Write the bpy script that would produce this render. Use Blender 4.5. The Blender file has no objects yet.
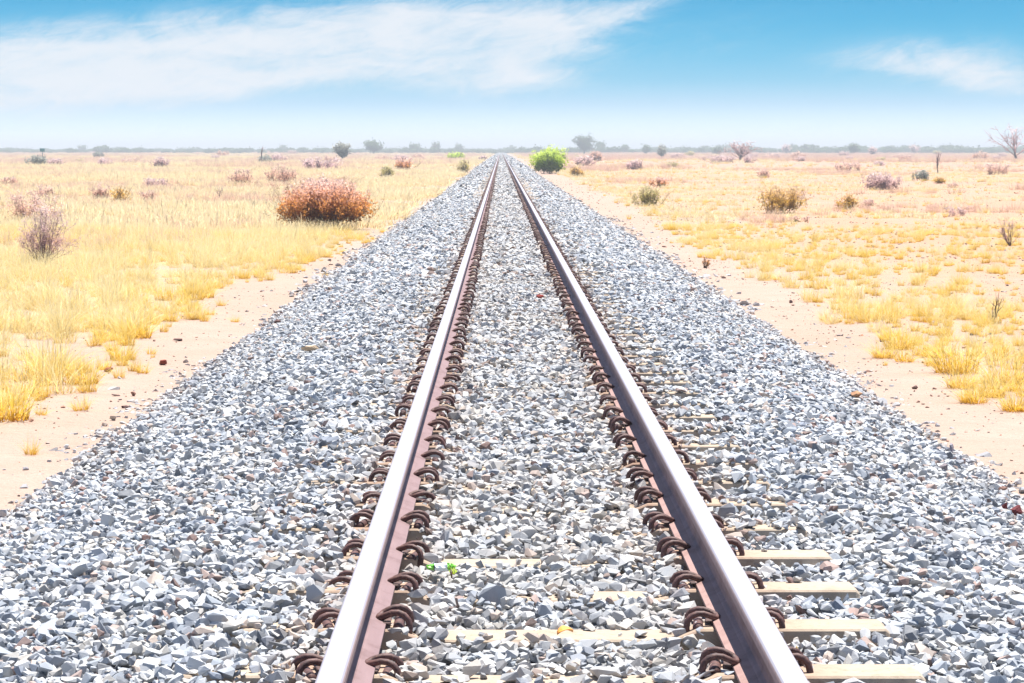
import bpy, bmesh, math, random
import numpy as np
from mathutils import Vector, Euler, Matrix

R = np.random.default_rng(11)
random.seed(11)
rad = math.radians
sc = bpy.context.scene
COL = sc.collection
PI = math.pi

# ------------------------------------------------------------------ camera
F = 2600.0                       # focal length in pixels of the 1024 wide picture
VX, VY = 500.7, 149.6            # where the rails meet
CAM = Vector((-0.149, 0.0, 1.9))
cam_d = bpy.data.cameras.new('camera')
cam = bpy.data.objects.new('camera', cam_d)
COL.objects.link(cam)
cam_d.sensor_width = 36.0
cam_d.lens = F / 1024 * 36
cam_d.clip_start = 0.1
cam_d.clip_end = 20000
PITCH = math.atan((341.5 - VY) / F)
YAW = math.atan((512 - VX) / F)
cam.location = CAM
cam.rotation_euler = (PI / 2 - PITCH, 0, -YAW)
sc.camera = cam
CROT = Euler(cam.rotation_euler).to_matrix()


def at(px, py, z=0.0):
    """point of the ground (height z) that a pixel of the photograph looks at"""
    d = CROT @ Vector((px - 512, 341.5 - py, -F))
    t = (z - CAM.z) / d.z
    return CAM + d * t


def size(px, y):
    return px * y / F


# ------------------------------------------------------------------ tagging
def tag(o, label=None, cat=None, group=None, kind=None):
    if label: o['label'] = label
    if cat: o['category'] = cat
    if group: o['group'] = group
    if kind: o['kind'] = kind
    return o


def link(name, me, mats=(), parent=None, loc=None):
    o = bpy.data.objects.new(name, me)
    COL.objects.link(o)
    if mats is not None and me is not None:
        for m in (mats if isinstance(mats, (list, tuple)) else [mats]):
            me.materials.append(m)
    if parent is not None: o.parent = parent
    if loc is not None: o.location = loc
    return o


def empty(name, loc, rz=0.0):
    o = bpy.data.objects.new(name, None)
    COL.objects.link(o)
    o.location = loc
    o.rotation_euler = (0, 0, rz)
    o.empty_display_size = 0.1
    return o


def mesh_np(name, verts, faces, smooth=False, attrs=None, mat_idx=None):
    """verts (n,3); faces (m,k) with one k, or a list of such arrays"""
    me = bpy.data.meshes.new(name)
    verts = np.asarray(verts, np.float32)
    fl = faces if isinstance(faces, list) else [faces]
    fl = [np.asarray(f, np.int32) for f in fl if len(f)]
    loops = np.concatenate([f.ravel() for f in fl])
    tot = np.concatenate([np.full(len(f), f.shape[1], np.int32) for f in fl])
    start = np.concatenate([[0], np.cumsum(tot)[:-1]]).astype(np.int32)
    me.vertices.add(len(verts)); me.vertices.foreach_set('co', verts.ravel())
    me.loops.add(len(loops)); me.loops.foreach_set('vertex_index', loops)
    me.polygons.add(len(tot)); me.polygons.foreach_set('loop_start', start)
    me.polygons.foreach_set('use_smooth', np.full(len(tot), smooth))
    if mat_idx is not None: me.polygons.foreach_set('material_index', np.asarray(mat_idx, np.int32))
    me.update(calc_edges=True)
    me.validate()
    for k, a in (attrs or {}).items():
        at_ = me.attributes.new(k, 'FLOAT', 'POINT')
        at_.data.foreach_set('value', np.asarray(a, np.float32))
    return me


# ------------------------------------------------------------------ node helpers
def new_mat(name):
    m = bpy.data.materials.new(name)
    m.use_nodes = True
    nt = m.node_tree
    nt.nodes.clear()
    out = nt.nodes.new('ShaderNodeOutputMaterial')
    return m, nt, out


class N:
    """small wrapper that makes node wiring short"""
    def __init__(self, nt): self.nt = nt

    def node(self, t, **kw):
        n = self.nt.nodes.new(t)
        for k, v in kw.items(): setattr(n, k, v)
        return n

    def put(self, sock, v):
        if isinstance(v, bpy.types.NodeSocket): self.nt.links.new(v, sock)
        elif v is not None: sock.default_value = v

    def math(self, op, a, b=None, c=None, clamp=False):
        n = self.node('ShaderNodeMath', operation=op, use_clamp=clamp)
        for i, v in enumerate((a, b, c)):
            if v is not None: self.put(n.inputs[i], v)
        return n.outputs[0]

    def mix(self, f, a, b, mode='MIX'):
        n = self.node('ShaderNodeMix', data_type='RGBA', blend_type=mode)
        self.put(n.inputs[0], f)
        for s, v in ((n.inputs[6], a), (n.inputs[7], b)):
            if isinstance(v, tuple) and len(v) == 3: v = (*v, 1)
            self.put(s, v)
        return n.outputs[2]

    def ramp(self, f, stops, interp='LINEAR'):
        n = self.node('ShaderNodeValToRGB')
        cr = n.color_ramp
        cr.interpolation = interp
        while len(cr.elements) > 1: cr.elements.remove(cr.elements[-1])
        for i, (p, c) in enumerate(stops):
            e = cr.elements[0] if i == 0 else cr.elements.new(p)
            e.position = p
            if not isinstance(c, tuple): c = (c, c, c)
            e.color = (*c[:3], 1)
        self.put(n.inputs[0], f)
        return n.outputs[0]

    def maprange(self, v, a, b, c=0.0, d=1.0, smooth=False):
        n = self.node('ShaderNodeMapRange')
        if smooth: n.interpolation_type = 'SMOOTHSTEP'
        self.put(n.inputs[0], v)
        for i, q in zip((1, 2, 3, 4), (a, b, c, d)): self.put(n.inputs[i], q)
        return n.outputs[0]

    def noise(self, vec, scale, detail=4.0, rough=0.55, dist=0.0, out=0):
        n = self.node('ShaderNodeTexNoise')
        if vec is not None: self.put(n.inputs['Vector'], vec)
        self.put(n.inputs['Scale'], scale)
        n.inputs['Detail'].default_value = detail
        n.inputs['Roughness'].default_value = rough
        n.inputs['Distortion'].default_value = dist
        return n.outputs[out]

    def attr(self, name, out=2, kind='GEOMETRY'):
        n = self.node('ShaderNodeAttribute', attribute_type=kind, attribute_name=name)
        return n.outputs[out]

    def bump(self, h, strength=0.4, dist=0.01):
        n = self.node('ShaderNodeBump')
        n.inputs['Strength'].default_value = strength
        n.inputs['Distance'].default_value = dist
        self.put(n.inputs['Height'], h)
        return n.outputs[0]

    def bsdf(self, color, rough=0.8, metal=0.0, normal=None, spec=0.3):
        n = self.node('ShaderNodeBsdfPrincipled')
        if isinstance(color, tuple): color = (*color[:3], 1)
        self.put(n.inputs['Base Color'], color)
        self.put(n.inputs['Roughness'], rough)
        self.put(n.inputs['Metallic'], metal)
        n.inputs['Specular IOR Level'].default_value = spec
        if normal is not None: self.put(n.inputs['Normal'], normal)
        return n.outputs[0]


def g_pos(n): return n.node('ShaderNodeNewGeometry').outputs['Position']
def o_pos(n): return n.node('ShaderNodeTexCoord').outputs['Object']
def o_rand(n): return n.node('ShaderNodeObjectInfo').outputs['Random']


# ------------------------------------------------------------------ light, sky
EXPO = 1.0
SUN_DIR = Vector((0.13, 0.28, 1.0)).normalized()          # towards the sun: high, a little ahead and to the right
sun_el = math.asin(SUN_DIR.z)
sun_az = math.atan2(SUN_DIR.x, SUN_DIR.y)
sd = bpy.data.lights.new('sun', 'SUN')
sd.energy = 5.0
sd.angle = rad(0.5)
sd.color = (1.0, 0.955, 0.89)
so = bpy.data.objects.new('sun', sd)
COL.objects.link(so)
so.rotation_euler = SUN_DIR.to_track_quat('Z', 'Y').to_euler()
so.location = (0, 0, 50)

w = bpy.data.worlds.new('World')
sc.world = w
w.use_nodes = True
nt = w.node_tree
nt.nodes.clear()
n = N(nt)
SKY_STRENGTH = 0.075
K = 1.0 / (SKY_STRENGTH * 2 ** EXPO)


def lin(r, g, b, k=1.0):
    f = lambda c: (c / 12.92 if c <= 0.04045 else ((c + 0.055) / 1.055) ** 2.4)
    return (f(r / 255) * k, f(g / 255) * k, f(b / 255) * k)


tc = n.node('ShaderNodeTexCoord').outputs['Generated']
sky = n.node('ShaderNodeTexSky', sky_type='NISHITA', sun_disc=False)
sky.sun_elevation = sun_el
sky.sun_rotation = sun_az
sky.altitude = 1000
sky.air_density = 1.0
sky.dust_density = 0.6
sky.ozone_density = 1.6
sx = n.node('ShaderNodeSeparateXYZ')
n.put(sx.inputs[0], tc)
X, Y, Z = sx.outputs
az = n.math('ARCTAN2', X, Y)
U = n.math('MULTIPLY', az, 2600.0)                         # angle across, in the units of the list of clouds below
V = n.math('MULTIPLY', n.math('ARCSINE', Z), 2600.0)
low = n.ramp(n.maprange(V, 0.0, 400.0), [
    (0.0, lin(236, 247, 254, 1.4 * K)), (0.05, lin(216, 240, 254, 1.2 * K)), (0.115, lin(174, 219, 247, 1.04 * K)),
    (0.17, lin(128, 205, 240, K)), (0.24, lin(84, 192, 235, K)), (0.32, lin(54, 180, 229, K)), (0.40, lin(38, 168, 222, K)),
    (1.0, lin(45, 130, 205, K))])
cmb = n.node('ShaderNodeCombineXYZ')
n.put(cmb.inputs[0], n.math('MULTIPLY', U, 1 / 150.0))
n.put(cmb.inputs[1], n.math('MULTIPLY', V, 1 / 42.0))
cmb.inputs[2].default_value = 3.7
nz = n.noise(cmb.outputs[0], 1.0, 7.0, 0.62, 0.9)
# streaks that rise to the right
s1 = n.math('ADD', n.math('MULTIPLY', U, 0.97), n.math('MULTIPLY', V, 0.24))
s2 = n.math('SUBTRACT', n.math('MULTIPLY', V, 0.97), n.math('MULTIPLY', U, 0.24))
cm2 = n.node('ShaderNodeCombineXYZ')
n.put(cm2.inputs[0], n.math('MULTIPLY', s1, 1 / 120.0))
n.put(cm2.inputs[1], n.math('MULTIPLY', s2, 1 / 16.0))
cm2.inputs[2].default_value = 8.1
nst = n.noise(cm2.outputs[0], 1.0, 5.0, 0.6, 0.5)


def blob(px, py, a, b, amp, tilt=0.0):
    du = n.math('SUBTRACT', U, px - VX)
    dv = n.math('SUBTRACT', V, VY - py)
    if tilt: dv = n.math('SUBTRACT', dv, n.math('MULTIPLY', du, tilt))
    e = n.math('ADD', n.math('POWER', n.math('ABSOLUTE', n.math('DIVIDE', du, a)), 2.0),
               n.math('POWER', n.math('ABSOLUTE', n.math('DIVIDE', dv, b)), 2.0))
    return n.math('MULTIPLY', n.math('EXPONENT', n.math('MULTIPLY', e, -1.0)), amp)


acc = None
for q in ((60, 76, 200, 31, 1.5, 0.05), (235, 68, 125, 24, .75, 0.1), (330, 40, 140, 34, .85, 0.1), (455, 42, 95, 38, .95, 0.0),
          (545, 34, 90, 30, .6, .25), (520, 82, 55, 14, .55, .05), (630, 12, 60, 12, .4, .3), (130, 28, 120, 16, .35, .1), (-250, 60, 200, 40, 1.0, 0.0),
          (968, 76, 62, 14, .75, -.08), (905, 60, 90, 20, .5, .05), (980, 88, 50, 8, .35, -.1), (700, 40, 130, 30, .14, .2), (1250, 60, 160, 25, .6, 0.0), (330, -70, 400, 40, .5, 0.0)):
    b_ = blob(*q)
    acc = b_ if acc is None else n.math('ADD', acc, b_)
# ragged, streaky and broken up by three sizes of noise
cm3 = n.node('ShaderNodeCombineXYZ')
n.put(cm3.inputs[0], n.math('MULTIPLY', s1, 1 / 46.0))
n.put(cm3.inputs[1], n.math('MULTIPLY', s2, 1 / 15.0))
cm3.inputs[2].default_value = 1.3
nf = n.noise(cm3.outputs[0], 1.0, 8.0, 0.68, 1.4)
nzc = n.math('MULTIPLY', n.math('SUBTRACT', nz, 0.5), 2.6)
nsc = n.math('MULTIPLY', n.math('SUBTRACT', nst, 0.5), 0.8)
nfc = n.math('MULTIPLY', n.math('SUBTRACT', nf, 0.5), 1.7)
var = n.math('ADD', n.math('ADD', nzc, nsc), nfc)
acc = n.math('MINIMUM', acc, 0.95)
cl = n.math('ADD', acc, n.math('MULTIPLY', var, n.math('MINIMUM', n.math('MULTIPLY', acc, 1.3), 0.5)))
alpha = n.math('MULTIPLY', n.maprange(cl, 0.0, 1.13, smooth=True), 0.95)
lowsky = n.mix(alpha, low, lin(238, 243, 250, K))
fac = n.maprange(Z, 0.09, 0.30, smooth=True)
col = n.mix(fac, lowsky, sky.outputs[0])
bg = n.node('ShaderNodeBackground')
n.put(bg.inputs[0], col)
bg.inputs[1].default_value = SKY_STRENGTH
wo = n.node('ShaderNodeOutputWorld')
nt.links.new(bg.outputs[0], wo.inputs[0])

sc.view_settings.view_transform = 'Standard'
sc.view_settings.look = 'None'
sc.view_settings.exposure = EXPO
sc.view_settings.gamma = 1.0
sc.view_settings.use_curve_mapping = False
sc.cycles.use_denoising = True
sc.cycles.max_bounces = 6
sc.cycles.diffuse_bounces = 3
sc.cycles.glossy_bounces = 2
sc.cycles.transmission_bounces = 3
sc.cycles.transparent_max_bounces = 6
sc.cycles.volume_bounces = 0

# ------------------------------------------------------------------ materials
def mat_sand():
    m, nt, out = new_mat('sand')
    n = N(nt)
    p = g_pos(n)
    s = n.node('ShaderNodeSeparateXYZ'); n.put(s.inputs[0], p)
    ax = n.math('ABSOLUTE', s.outputs[0])
    big = n.noise(p, 0.11, 4, 0.6)
    mid = n.noise(p, 1.3, 5, 0.6)
    fine = n.noise(p, 38.0, 4, 0.7)
    c = n.mix(n.maprange(mid, 0.3, 0.7), (0.41, 0.295, 0.235), (0.45, 0.34, 0.28))
    c = n.mix(n.maprange(big, 0.42, 0.62), c, (0.396, 0.295, 0.231))
    c = n.mix(n.math('MULTIPLY', n.maprange(fine, 0.5, 0.72), 0.5), c, (0.264, 0.176, 0.136))
    # straw litter between the tufts of the meadow
    straw = n.math('MULTIPLY', n.maprange(n.math('ADD', ax, n.math('MULTIPLY', mid, 1.6)), 4.6, 6.2), n.maprange(n.noise(p, 0.35, 5, 0.65), 0.38, 0.6))
    left = n.maprange(s.outputs[0], -5.0, 5.0, 1.0, 0.0)
    straw = n.math('MULTIPLY', straw, n.math('ADD', n.math('MULTIPLY', left, 0.45), 0.4))
    c = n.mix(straw, c, n.mix(left, (0.405, 0.290, 0.150), (0.440, 0.343, 0.176)))
    warm = n.math('MULTIPLY', n.maprange(s.outputs[0], 4.5, 8.0), n.maprange(n.noise(p, 0.25, 4, 0.6), 0.30, 0.55))
    c = n.mix(n.math('MULTIPLY', warm, 0.85), c, (0.46, 0.27, 0.18))
    pink = n.math('MULTIPLY', n.maprange(n.noise(p, 0.018, 4, 0.6), 0.46, 0.62), n.maprange(s.outputs[1], 70.0, 260.0))
    c = n.mix(n.math('MULTIPLY', pink, 0.6), c, (0.405, 0.255, 0.220))
    dim = n.noise(p, 7.0, 5, 0.65)
    nm = n.bump(n.math('ADD', n.math('ADD', n.math('MULTIPLY', mid, 2.0), n.math('MULTIPLY', dim, 0.9)), n.math('MULTIPLY', fine, 0.3)), 0.8, 0.06)
    nt.links.new(n.bsdf(c, 0.95, 0, nm, 0.1), out.inputs[0])
    return m


STONE_STOPS = [(0.0, (0.335, 0.368, 0.414)), (0.14, (0.426, 0.450, 0.484)), (0.28, (0.507, 0.522, 0.542)), (0.42, (0.207, 0.238, 0.295)),
               (0.52, (0.567, 0.575, 0.580)), (0.66, (0.294, 0.336, 0.392)), (0.77, (0.476, 0.456, 0.425)), (0.86, (0.106, 0.124, 0.156)),
               (0.915, (0.486, 0.399, 0.344)), (0.952, (0.365, 0.254, 0.226)), (0.98, (0.162, 0.088, 0.075))]


def mat_stone():
    m, nt, out = new_mat('ballast_stone')
    n = N(nt)
    r = o_rand(n)
    c = n.ramp(r, STONE_STOPS, 'CONSTANT')
    p = g_pos(n)
    s = n.node('ShaderNodeSeparateXYZ'); n.put(s.inputs[0], p)
    ax = n.math('ABSOLUTE', s.outputs[0])
    g = n.noise(p, 55.0, 4, 0.7)
    c = n.mix(n.math('MULTIPLY', n.maprange(g, 0.35, 0.7), 0.4), c, n.mix(0.5, c, (0.496, 0.496, 0.496)))
    # rust dust thrown from the rails and a warmer dirt between them
    rust = n.maprange(n.math('ABSOLUTE', n.math('SUBTRACT', ax, 0.57)), 0.10, 0.30, 1.0, 0.0)
    rn = n.maprange(n.noise(p, 9.0, 3, 0.6), 0.42, 0.62)
    c = n.mix(n.math('MULTIPLY', n.math('MULTIPLY', rust, rn), 0.5), c, (0.320, 0.216, 0.176))
    inn = n.math('MULTIPLY', n.maprange(ax, 0.5, 0.9, 1.0, 0.0), n.maprange(n.noise(p, 3.0, 4, 0.6), 0.38, 0.66))
    c = n.mix(n.math('MULTIPLY', inn, 0.45), c, (0.424, 0.376, 0.320))
    toe = n.math('MULTIPLY', n.maprange(ax, 2.35, 2.95), 0.35)
    c = n.mix(toe, c, (0.400, 0.320, 0.272))
    patch = n.maprange(n.noise(p, 1.1, 4, 0.65), 0.38, 0.62)          # dust settles in patches
    c = n.mix(n.math('MULTIPLY', patch, 0.22), c, (0.43, 0.40, 0.355))
    nm = n.bump(n.noise(p, 130.0, 3, 0.7), 0.35, 0.003)
    nt.links.new(n.bsdf(c, 0.78, 0, nm, 0.3), out.inputs[0])
    return m


def mat_bed():
    m, nt, out = new_mat('ballast_bed')
    n = N(nt)
    p = g_pos(n)
    v = n.node('ShaderNodeTexVoronoi'); n.put(v.inputs['Vector'], p); v.inputs['Scale'].default_value = 22
    sp = n.node('ShaderNodeSeparateColor'); n.put(sp.inputs[0], v.outputs['Color'])
    c = n.ramp(sp.outputs[0], [(0, (0.09, 0.10, 0.115)), (0.5, (0.20, 0.21, 0.22)), (1, (0.34, 0.34, 0.34))])  # dark tones paint the shade in the gaps between the stones
    nm = n.bump(n.math('MULTIPLY', v.outputs['Distance'], -1.0), 0.8, 0.03)
    nt.links.new(n.bsdf(c, 0.9, 0, nm, 0.2), out.inputs[0])
    return m


def mat_pebble():
    m, nt, out = new_mat('pebble')
    n = N(nt)
    c = n.ramp(o_rand(n), [(0, (0.22, 0.13, 0.10)), (0.25, (0.33, 0.29, 0.28)), (0.45, (0.36, 0.20, 0.15)), (0.65, (0.14, 0.10, 0.09)),
                           (0.8, (0.42, 0.36, 0.33)), (0.92, (0.40, 0.20, 0.12))], 'CONSTANT')
    nt.links.new(n.bsdf(c, 0.9, 0, None, 0.2), out.inputs[0])
    return m


def mat_plain(name, c1, c2, scale=12.0, rough=0.85, bump=0.3, spec=0.2, metal=0.0, bd=0.006):
    m, nt, out = new_mat(name)
    n = N(nt)
    p = o_pos(n)
    f = n.noise(p, scale, 5, 0.65)
    c = n.mix(n.maprange(f, 0.35, 0.65), c1, c2)
    nm = n.bump(n.noise(p, scale * 5, 4, 0.7), bump, bd) if bump else None
    nt.links.new(n.bsdf(c, rough, metal, nm, spec), out.inputs[0])
    return m


def mat_concrete():
    m, nt, out = new_mat('sleeper_concrete')
    n = N(nt)
    p = g_pos(n)
    f = n.noise(p, 6.0, 5, 0.7)
    c = n.mix(n.maprange(f, 0.35, 0.65), (0.399, 0.319, 0.242), (0.442, 0.370, 0.293))
    f2 = n.noise(p, 45.0, 4, 0.7)
    f9 = n.noise(p, 17.0, 6, 0.75)
    c = n.mix(n.math('MULTIPLY', n.maprange(f9, 0.52, 0.66), 0.55), c, (0.30, 0.225, 0.17))
    c = n.mix(n.math('MULTIPLY', n.maprange(f2, 0.56, 0.72), 0.6), c, (0.281, 0.187, 0.128))
    s = n.node('ShaderNodeSeparateXYZ'); n.put(s.inputs[0], p)
    rust = n.maprange(n.math('ABSOLUTE', n.math('SUBTRACT', n.math('ABSOLUTE', s.outputs[0]), 0.57)), 0.10, 0.26, 1.0, 0.0)
    c = n.mix(n.math('MULTIPLY', n.math('MULTIPLY', rust, n.maprange(f, 0.3, 0.6)), 0.7), c, (0.306, 0.170, 0.119))
    nm = n.bump(f2, 0.35, 0.006)
    nt.links.new(n.bsdf(c, 0.9, 0, nm, 0.15), out.inputs[0])
    return m


def mat_rust(name='rusty_steel', a=(0.05, 0.025, 0.025), b=(0.14, 0.068, 0.063), metal=0.0, rough=0.62):
    m, nt, out = new_mat(name)
    n = N(nt)
    p = g_pos(n)
    f = n.noise(p, 24.0, 5, 0.7)
    c = n.mix(n.maprange(f, 0.35, 0.65), a, b)
    f2 = n.noise(p, 160.0, 3, 0.7)
    c = n.mix(n.math('MULTIPLY', n.maprange(f2, 0.55, 0.7), 0.5), c, (0.30, 0.15, 0.10))
    nt.links.new(n.bsdf(c, rough, metal, n.bump(f2, 0.4, 0.002), 0.4), out.inputs[0])
    return m


def mat_railside(name, foot_tone):
    m, nt, out = new_mat(name)
    n = N(nt)
    p = g_pos(n)
    s = n.node('ShaderNodeSeparateXYZ'); n.put(s.inputs[0], p)
    mp = n.node('ShaderNodeMapping'); n.put(mp.inputs[0], p); mp.inputs['Scale'].default_value = (14, 1.6, 14)
    f = n.noise(mp.outputs[0], 2.0, 6, 0.7)
    c = n.mix(n.maprange(f, 0.35, 0.68), (0.22, 0.135, 0.125), (0.36, 0.24, 0.235))
    f2 = n.noise(p, 90.0, 4, 0.7)
    c = n.mix(n.math('MULTIPLY', n.maprange(f2, 0.52, 0.7), 0.45), c, (0.24, 0.115, 0.085))
    foot = n.maprange(s.outputs[2], 0.478, 0.486, 1.0, 0.0)     # the foot takes its own tone, lighter on one rail
    c = n.mix(n.math('MULTIPLY', foot, 0.75), c, foot_tone)
    f4 = n.noise(p, 7.0, 6, 0.72)
    c = n.mix(n.math('MULTIPLY', n.maprange(f4, 0.5, 0.66), 0.5), c, n.mix(1.0, c, (0.55, 0.45, 0.42), 'MULTIPLY'))
    nt.links.new(n.bsdf(c, 0.68, 0.0, n.bump(f2, 0.3, 0.002), 0.35), out.inputs[0])
    return m


def mat_railhead():
    m, nt, out = new_mat('polished_rail_head')
    n = N(nt)
    p = g_pos(n)
    mp = n.node('ShaderNodeMapping'); n.put(mp.inputs[0], p); mp.inputs['Scale'].default_value = (160, 0.7, 10)
    f = n.noise(mp.outputs[0], 1.0, 4, 0.6)
    ge = n.node('ShaderNodeNewGeometry')
    sn = n.node('ShaderNodeSeparateXYZ'); n.put(sn.inputs[0], ge.outputs['Normal'])
    up = n.maprange(sn.outputs[2], 0.35, 0.75)
    top = n.mix(f, (0.40, 0.375, 0.42), (0.52, 0.50, 0.55))
    s2_ = n.node('ShaderNodeSeparateXYZ'); n.put(s2_.inputs[0], o_pos(n))
    edge = n.maprange(n.math('ABSOLUTE', s2_.outputs[0]), 0.026, 0.034)
    top = n.mix(n.math('MULTIPLY', edge, 0.55), top, (0.30, 0.26, 0.28))
    f3 = n.noise(p, 30.0, 5, 0.7)
    side = n.mix(n.maprange(f3, 0.35, 0.65), (0.30, 0.195, 0.18), (0.42, 0.29, 0.28))
    c = n.mix(up, side, top)
    b = n.node('ShaderNodeBsdfPrincipled')
    n.put(b.inputs['Base Color'], c)
    n.put(b.inputs['Roughness'], n.math('ADD', n.math('MULTIPLY', f, 0.12), n.maprange(up, 0, 1, 0.6, 0.42)))
    n.put(b.inputs['Metallic'], n.math('MULTIPLY', up, 0.3))
    nt.links.new(b.outputs[0], out.inputs[0])
    return m


def mat_foliage(name, stops, trans=0.35, vary=0.25, tint=(0.9, 0.55, 0.5), soft=0.62):
    """colour runs along attribute t (root to tip / low to high); each instance leans a little towards tint"""
    m, nt, out = new_mat(name)
    n = N(nt)
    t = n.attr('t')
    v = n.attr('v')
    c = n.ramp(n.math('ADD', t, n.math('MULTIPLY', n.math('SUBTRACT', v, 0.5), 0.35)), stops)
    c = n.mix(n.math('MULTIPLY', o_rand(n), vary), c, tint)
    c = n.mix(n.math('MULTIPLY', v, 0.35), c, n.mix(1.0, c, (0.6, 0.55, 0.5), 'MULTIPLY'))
    d = n.node('ShaderNodeBsdfDiffuse'); n.put(d.inputs[0], c)
    gn = n.node('ShaderNodeNewGeometry').outputs['Normal']          # fine blades share the normal of the tuft they fill
    mv = n.node('ShaderNodeVectorMath', operation='MULTIPLY_ADD')
    nt.links.new(gn, mv.inputs[0]); mv.inputs[1].default_value = (1 - soft,) * 3; mv.inputs[2].default_value = (0, 0, soft)
    nv = n.node('ShaderNodeVectorMath', operation='NORMALIZE'); nt.links.new(mv.outputs[0], nv.inputs[0])
    nt.links.new(nv.outputs[0], d.inputs['Normal'])
    tr = n.node('ShaderNodeBsdfTranslucent'); n.put(tr.inputs[0], c)
    mv2 = n.node('ShaderNodeVectorMath', operation='MULTIPLY_ADD')
    nt.links.new(gn, mv2.inputs[0]); mv2.inputs[1].default_value = (1 - soft,) * 3; mv2.inputs[2].default_value = (0, 0, -soft)
    nv2 = n.node('ShaderNodeVectorMath', operation='NORMALIZE'); nt.links.new(mv2.outputs[0], nv2.inputs[0])
    nt.links.new(nv2.outputs[0], tr.inputs['Normal'])
    mx = n.node('ShaderNodeMixShader'); mx.inputs[0].default_value = trans
    nt.links.new(d.outputs[0], mx.inputs[1]); nt.links.new(tr.outputs[0], mx.inputs[2])
    nt.links.new(mx.outputs[0], out.inputs[0])
    return m


M = dict(sand=mat_sand(), stone=mat_stone(), bed=mat_bed(), pebble=mat_pebble(), concrete=mat_concrete(), rust=mat_rust(),
         web_l=mat_railside('rail_web_mauve', (0.215, 0.145, 0.155)), web_r=mat_railside('rail_web_pink', (0.37, 0.235, 0.205)), head=mat_railhead(),
         pad=mat_rust('clip_pad', (0.05, 0.03, 0.03), (0.12, 0.07, 0.06)),
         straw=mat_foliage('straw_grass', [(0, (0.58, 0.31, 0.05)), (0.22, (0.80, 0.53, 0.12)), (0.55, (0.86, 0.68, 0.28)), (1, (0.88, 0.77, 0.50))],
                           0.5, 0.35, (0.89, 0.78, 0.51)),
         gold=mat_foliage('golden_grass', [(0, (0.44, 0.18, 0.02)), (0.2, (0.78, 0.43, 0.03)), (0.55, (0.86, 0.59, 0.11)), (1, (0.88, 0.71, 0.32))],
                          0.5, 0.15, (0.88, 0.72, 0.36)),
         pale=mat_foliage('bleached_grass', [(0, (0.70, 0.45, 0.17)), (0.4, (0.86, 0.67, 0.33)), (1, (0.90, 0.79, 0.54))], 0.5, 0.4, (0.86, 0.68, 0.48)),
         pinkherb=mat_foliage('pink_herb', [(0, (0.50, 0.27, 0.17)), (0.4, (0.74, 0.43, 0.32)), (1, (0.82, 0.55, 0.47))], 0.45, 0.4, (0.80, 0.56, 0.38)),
         twig=mat_foliage('dry_twigs', [(0, (0.20, 0.08, 0.07)), (0.5, (0.48, 0.26, 0.25)), (1, (0.70, 0.48, 0.46))], 0.0, 0.1, (0.4, 0.3, 0.3)),
         darktwig=mat_foliage('dark_twigs', [(0, (0.06, 0.035, 0.03)), (0.5, (0.16, 0.085, 0.055)), (1, (0.45, 0.25, 0.17))], 0.0, 0.1, (0.2, 0.12, 0.1)),
         )

# ------------------------------------------------------------------ ground
def gz(x, y):
    """height of the sand"""
    ax = np.abs(x)
    k = np.clip((ax - 4.2) / 6.0, 0, 1)
    far = np.clip((y - 60) / 300, 0, 1)
    return k * (0.05 * np.sin(x * 0.45 + 1.3 * np.sin(y * 0.11)) * np.cos(y * 0.33 + 0.4)
                + 0.04 * np.sin(y * 0.9 + x * 0.7)) + k * far * 0.22 * np.sin(x * 0.021 + 0.5) * np.sin(y * 0.017 + 1.0)


def grid_mesh(name, xs, ys, zf):
    XX, YY = np.meshgrid(xs, ys)
    ZZ = zf(XX, YY)
    v = np.stack([XX, YY, ZZ], -1).reshape(-1, 3)
    nx, ny = len(xs), len(ys)
    i = (np.arange(ny - 1)[:, None] * nx + np.arange(nx - 1)[None, :]).ravel()
    return mesh_np(name, v, np.stack([i, i + 1, i + nx + 1, i + nx], 1), True)


def sgeo(a, b, k):      # geometric steps
    return np.geomspace(a, b, k)


xs = np.concatenate([-sgeo(12, 3500, 70)[::-1], np.linspace(-11.5, 11.5, 93), sgeo(12, 3500, 70)])
ys = np.concatenate([np.linspace(-40, 15, 40), np.linspace(15.25, 70, 220), sgeo(70.6, 6500, 260)])
o = link('ground', grid_mesh('ground', xs, ys, gz), M['sand'])
tag(o, 'pale peach coloured sand plain running flat to the horizon', 'ground', kind='structure')


def bed_z(x):
    ax = np.abs(x)
    s = np.clip((ax - 1.35) / 1.42, 0, 1.25)
    return 0.435 - 0.435 * (s ** 1.12) - 0.06 * np.clip(s - 1, 0, 1)


bx = np.concatenate([np.linspace(-2.95, -1.3, 14), np.linspace(-1.2, 1.2, 7), np.linspace(1.3, 2.95, 14)])
by = np.concatenate([np.linspace(-3, 60, 160), sgeo(61, 1500, 120)])
o = link('ballast_bed', grid_mesh('ballast_bed', bx, by, lambda x, y: bed_z(x) - 0.042 + 0.006 * np.sin(x * 9 + y * 5)), M['bed'])
tag(o, 'packed grey crushed stone bank under the rails and sleepers', 'track bed', kind='structure')

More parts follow.
